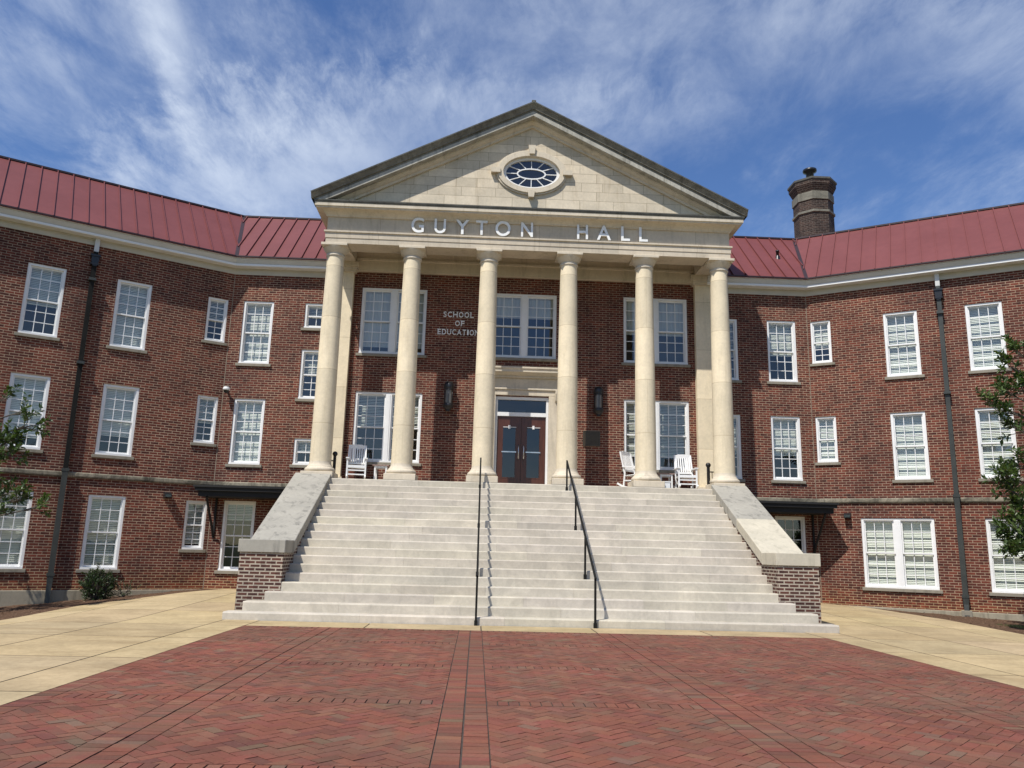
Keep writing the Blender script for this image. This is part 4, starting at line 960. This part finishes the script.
rocking_chair((4.50, 6.12, FL), rad(-2), 'white rocking chair facing out beside the rightmost column')
rocking_chair((3.12, 6.15, FL), rad(42), 'white rocking chair turned sideways, partly behind the fifth column', tilt=3)
def side_table(loc, label):
    root = thing('side_table', label, 'side table', loc, 0, 'small porch side tables'); m = LB()
    for k in range(5): m.box(-.22+.09*k, -.14+.09*k, -.2, .2, .46, .48)
    m.build('table_top', 'tabletop', root)
    for sx in (-1, 1):
        for sy in (-1, 1): m = LB(); m.box(sx*.15-.02, sx*.15+.02, sy*.15-.02, sy*.15+.02, 0, .459); m.build('leg', 'white', root)
    m = LB(); m.box(-.13, .13, -.16, -.14, .40, .455); m.box(-.13, .13, .14, .16, .40, .455); m.build('apron', 'white', root)
side_table((-3.80, 6.35, FL), 'low side table beside the left rocking chair'); side_table((3.98, 6.35, FL), 'low side table between the two right rocking chairs')
bx = thing('white_box', 'small white box on the porch edge right of the fifth column base', 'box', (3.76, 5.35, FL)); m = MB(); m.box(3.66, 3.86, 5.25, 5.45, FL, FL+.15); m.build('body', 'white', bx, bevel=.008); m = MB(); m.box(3.65, 3.87, 5.24, 5.46, FL+.151, FL+.18); m.build('lid', 'white', bx)

# ------------------------------------------------------------------ planting
def px3(px, py, Y):
    d = cf + cr*(px-512)/788.44 + cu*(384-py)/788.44; return CAM_LOC + d*((Y-CAM_LOC.y)/d.y)
def leaf(m, p, d, n, ln, wd, t):
    d = d.normalized(); r = d.cross(n).normalized(); n = r.cross(d)
    a = p; b = p+d*ln*.45+r*wd/2+n*ln*.06; c = p+d*ln; e_ = p+d*ln*.45-r*wd/2+n*ln*.06; mid = p+d*ln*.5-n*ln*.02
    m.face([a, b, mid], tint=t); m.face([b, c, mid], tint=t); m.face([c, e_, mid], tint=t); m.face([e_, a, mid], tint=t)
def rvec(r): 
    while True:
        v = Vector((r.uniform(-1, 1), r.uniform(-1, 1), r.uniform(-1, 1)))
        if .05 < v.length < 1: return v.normalized()
def sprig(m, tw, p, d, r, ln=.4, nl=12, ls=.12):
    """a twig with leaves in a spiral, denser at its tip"""
    q = p.copy(); dd = d.normalized(); pts = [q.copy()]
    for k in range(4): dd = (dd+rvec(r)*.22+Vector((0, 0, .06))).normalized(); q = q+dd*ln/4; pts.append(q.copy())
    tw.tube(pts, [.008, .007, .006, .004, .002], 5, caps=False)
    base_t = r.uniform(.0, .55)
    for k in range(nl):
        u = (k+1)/nl; u = u**.7; i = min(3, int(u*4)); pp = pts[i].lerp(pts[i+1], u*4-i); ax = (pts[i+1]-pts[i]).normalized(); o = rvec(r); o = (o-ax*o.dot(ax)).normalized()
        ld = (o*1.0+ax*r.uniform(.3, 1.0)+Vector((0, 0, r.uniform(-.25, .2)))).normalized(); nrm = (Vector((0, 0, 1))+rvec(r)*.7).normalized()
        leaf(m, pp, ld, nrm, ls*r.uniform(.7, 1.15), ls*.42*r.uniform(.8, 1.1), min(1, max(0, base_t+r.uniform(-.15, .45))))
def tree(name, label, base, height, targets, crown_c, crown_r, ncrown, seed, ls=.12):
    r = random.Random(seed); root = thing(name, label, 'tree', base); lf = MB(); tw = MB(); tr = MB(); base = Vector(base)
    pts = [base+Vector((.05*math.sin(k*1.3), .04*math.cos(k), height*k/8)) for k in range(9)]; tr.tube([pts[0]-Vector((0, 0, .2))]+pts, [.13, .11]+[.10*(1-k/9)+.008 for k in range(1, 9)], 10); limbs = []
    def limb(t0, tgt, r0):
        i = min(7, int(t0*8)); s = pts[i].lerp(pts[i+1], t0*8-i); v = tgt-s; mid = s+v*.5+Vector((0, 0, v.length*.10))+rvec(r)*.08; ps_ = []
        for k in range(7): u = k/6; ps_.append((s*(1-u)**2+mid*2*u*(1-u)+tgt*u*u))
        tw.tube(ps_, [r0*(1-.8*k/6)+.004 for k in range(7)], 6); return ps_
    for tgt, ns, rad_ in targets:
        tgt = Vector(tgt); zt = (tgt.z-base.z)/height; ps_ = limb(max(.2, min(.9, zt-.18)), tgt, .028)
        for k in range(ns):
            u = r.uniform(.0, 1); c = tgt+rvec(r)*rad_*r.random()**.6; c0 = ps_[5].lerp(tgt, .5); d = (c-c0)
            sprig(lf, tw, c0+d*.55, d+rvec(r)*.1+Vector((0, 0, .12)), r, r.uniform(.20, .36), r.randint(12, 19), ls)
            tw.tube([ps_[5], c0+d*.3, c0+d*.56], [.008, .007, .006], 5, caps=False)
    cc_ = Vector(crown_c); cr_ = Vector(crown_r)
    for k in range(ncrown):
        v = rvec(r); rr = r.uniform(.45, 1.0)*(1+.28*noise.noise(v*2.2+Vector((seed, 0, 0)))); c = cc_+Vector((v.x*cr_.x, v.y*cr_.y, v.z*cr_.z))*rr
        if k % 9 == 0: limb(max(.15, min(.92, (c.z-base.z)/height-.15)), c, .022)
        sprig(lf, tw, c-v*.2, v+Vector((0, 0, .2)), r, r.uniform(.25, .4), r.randint(9, 14), ls)
    tr.build('trunk', 'bark', root); tw.build('branches', 'bark', root); lf.build('foliage', 'leaf', root); return root
YT = -1.0
def tg_(px, py, ns, rd, Y=YT): p = px3(px, py, Y); return (tuple(p), ns, rd)
lb_ = (-12.7, 2.0, gz(-12.7, 2.0)-.02)
tree('young_tree', 'sparse young evergreen tree at the left edge beside the left wing', lb_, 4.9,
     [tg_(*a, 2.0) for a in ((12, 455, 8, .32), (33, 425, 6, .24), (24, 412, 4, .2), (8, 445, 7, .28), (-6, 470, 8, .4), (8, 398, 3, .16), (4, 496, 8, .3), (22, 500, 8, .24), (40, 508, 6, .2), (-8, 512, 10, .35), (14, 440, 7, .25))],
     (-12.7, 2.0, 3.2), (1.0, 1.0, 1.5), 130, 3, .145)
rb_ = (12.3, 1.7, gz(12.3, 1.7)-.02)
tree('leafy_tree', 'dark glossy evergreen tree reaching in from the right edge before the right wing', rb_, 6.2,
     [tg_(*a, 1.5) for a in ((1016, 352, 9, .34), (1008, 366, 6, .26), (1004, 392, 10, .32), (985, 402, 7, .24), (1020, 388, 12, .34), (1006, 410, 8, .26), (1018, 428, 9, .3), (1004, 476, 12, .28), (1020, 465, 10, .34), (1012, 492, 15, .3), (1020, 510, 17, .34), (1010, 526, 15, .3), (1016, 548, 17, .3), (1026, 540, 14, .34))],
     (12.35, 1.5, 3.8), (1.2, 1.1, 2.3), 520, 11, .155)
def shrub(label, p, h, rx, n, seed, ls=.05):
    root = thing('shrub', label, 'shrub', p, 0, 'shrubs in the left bed'); r = random.Random(seed); lf = MB(); tw = MB(); p = Vector(p)
    for k in range(n):
        v = rvec(r); v.z = v.z*.8+.1; rr = r.uniform(.45, 1.0)*(1+.3*noise.noise(v*2.5+Vector((seed, 1, 0)))); c = p+Vector((v.x*rx*rr, v.y*rx*rr, h*.42+v.z*h*.55*rr))
        if k % 4 == 0: tw.tube([p+Vector((r.uniform(-.05, .05), r.uniform(-.05, .05), 0)), (p+c)/2+rvec(r)*.04, c], [.014, .01, .005], 5, caps=False)
        sprig(lf, tw, c, v+Vector((0, 0, .5)), r, r.uniform(.10, .2), r.randint(12, 18), ls)
    tw.build('stems', 'bark', root); lf.build('foliage', 'leafshrub', root); return root
pS = FRAME['L'] @ Vector((-2.62, -.62, 0)); shrub('rounded dark green shrub under the left wing ground window', (pS.x, pS.y, gz(pS.x, pS.y)), .74, .30, 340, 5, .055)
pS = FRAME['L'] @ Vector((-2.02, -.55, 0)); shrub('small thin sprawling plant right of the rounded shrub', (pS.x, pS.y, gz(pS.x, pS.y)), .38, .26, 30, 9, .045)
# grass beyond the right bed, a few leaves and chips on the mulch
gm = MB(); r = random.Random(4)
for k in range(9000):
    x, y = r.uniform(10.35, 12.8), r.uniform(-1.5, 3.0)
    if x < 10.75+.25*noise.noise(Vector((y*1.5, 0, 0))): continue
    z = gz(x, y)+.01; a = r.uniform(0, 6.28); h = r.uniform(.03, .08); dx, dy = math.cos(a)*.006, math.sin(a)*.006; lx, ly = r.uniform(-.03, .03), r.uniform(-.03, .03)
    gm.face([(x-dx, y-dy, z), (x+dx, y+dy, z), (x+lx, y+ly, z+h)], tint=r.random())
go = gm.build('grass', 'grass'); go['kind'] = 'stuff'; go['label'] = 'short green grass at the edge of the right mulch bed'; go['category'] = 'grass'
chp = MB()
for k in range(5200):
    s = r.choice((-1, 1)); x, y = s*r.uniform(8.2, 14), r.uniform(-3, 7)
    h1, h2 = (bedL if s < 0 else bedR)
    if all(h[0]*x+h[1]*y+h[2] > -.02 for h in (h1, h2)): continue
    if s > 0 and (YW-y) < (x-XR)*math.tan(AW)+.05 and 0: continue
    z = gz(x, y)+.03+.035*noise.noise(Vector((x*2.1, y*2.1, 3))); a = r.uniform(0, 6.28); ln, wd = r.uniform(.02, .07), r.uniform(.006, .02); u = Vector((math.cos(a), math.sin(a), r.uniform(-.2, .4)))*ln/2; v = Vector((-math.sin(a), math.cos(a), r.uniform(-.3, .3)))*wd/2; c = Vector((x, y, z))
    chp.face([c-u-v, c+u-v, c+u+v, c-u+v], tint=r.uniform(.5, 1.4))
co = chp.build('bark_chips', ground_mat('bark_chip', (.07, .035, .02), (.26, .17, .11), 12)); co['kind'] = 'stuff'; co['label'] = 'loose bark chips scattered over both mulch beds'; co['category'] = 'mulch'
print('windows', nwin)
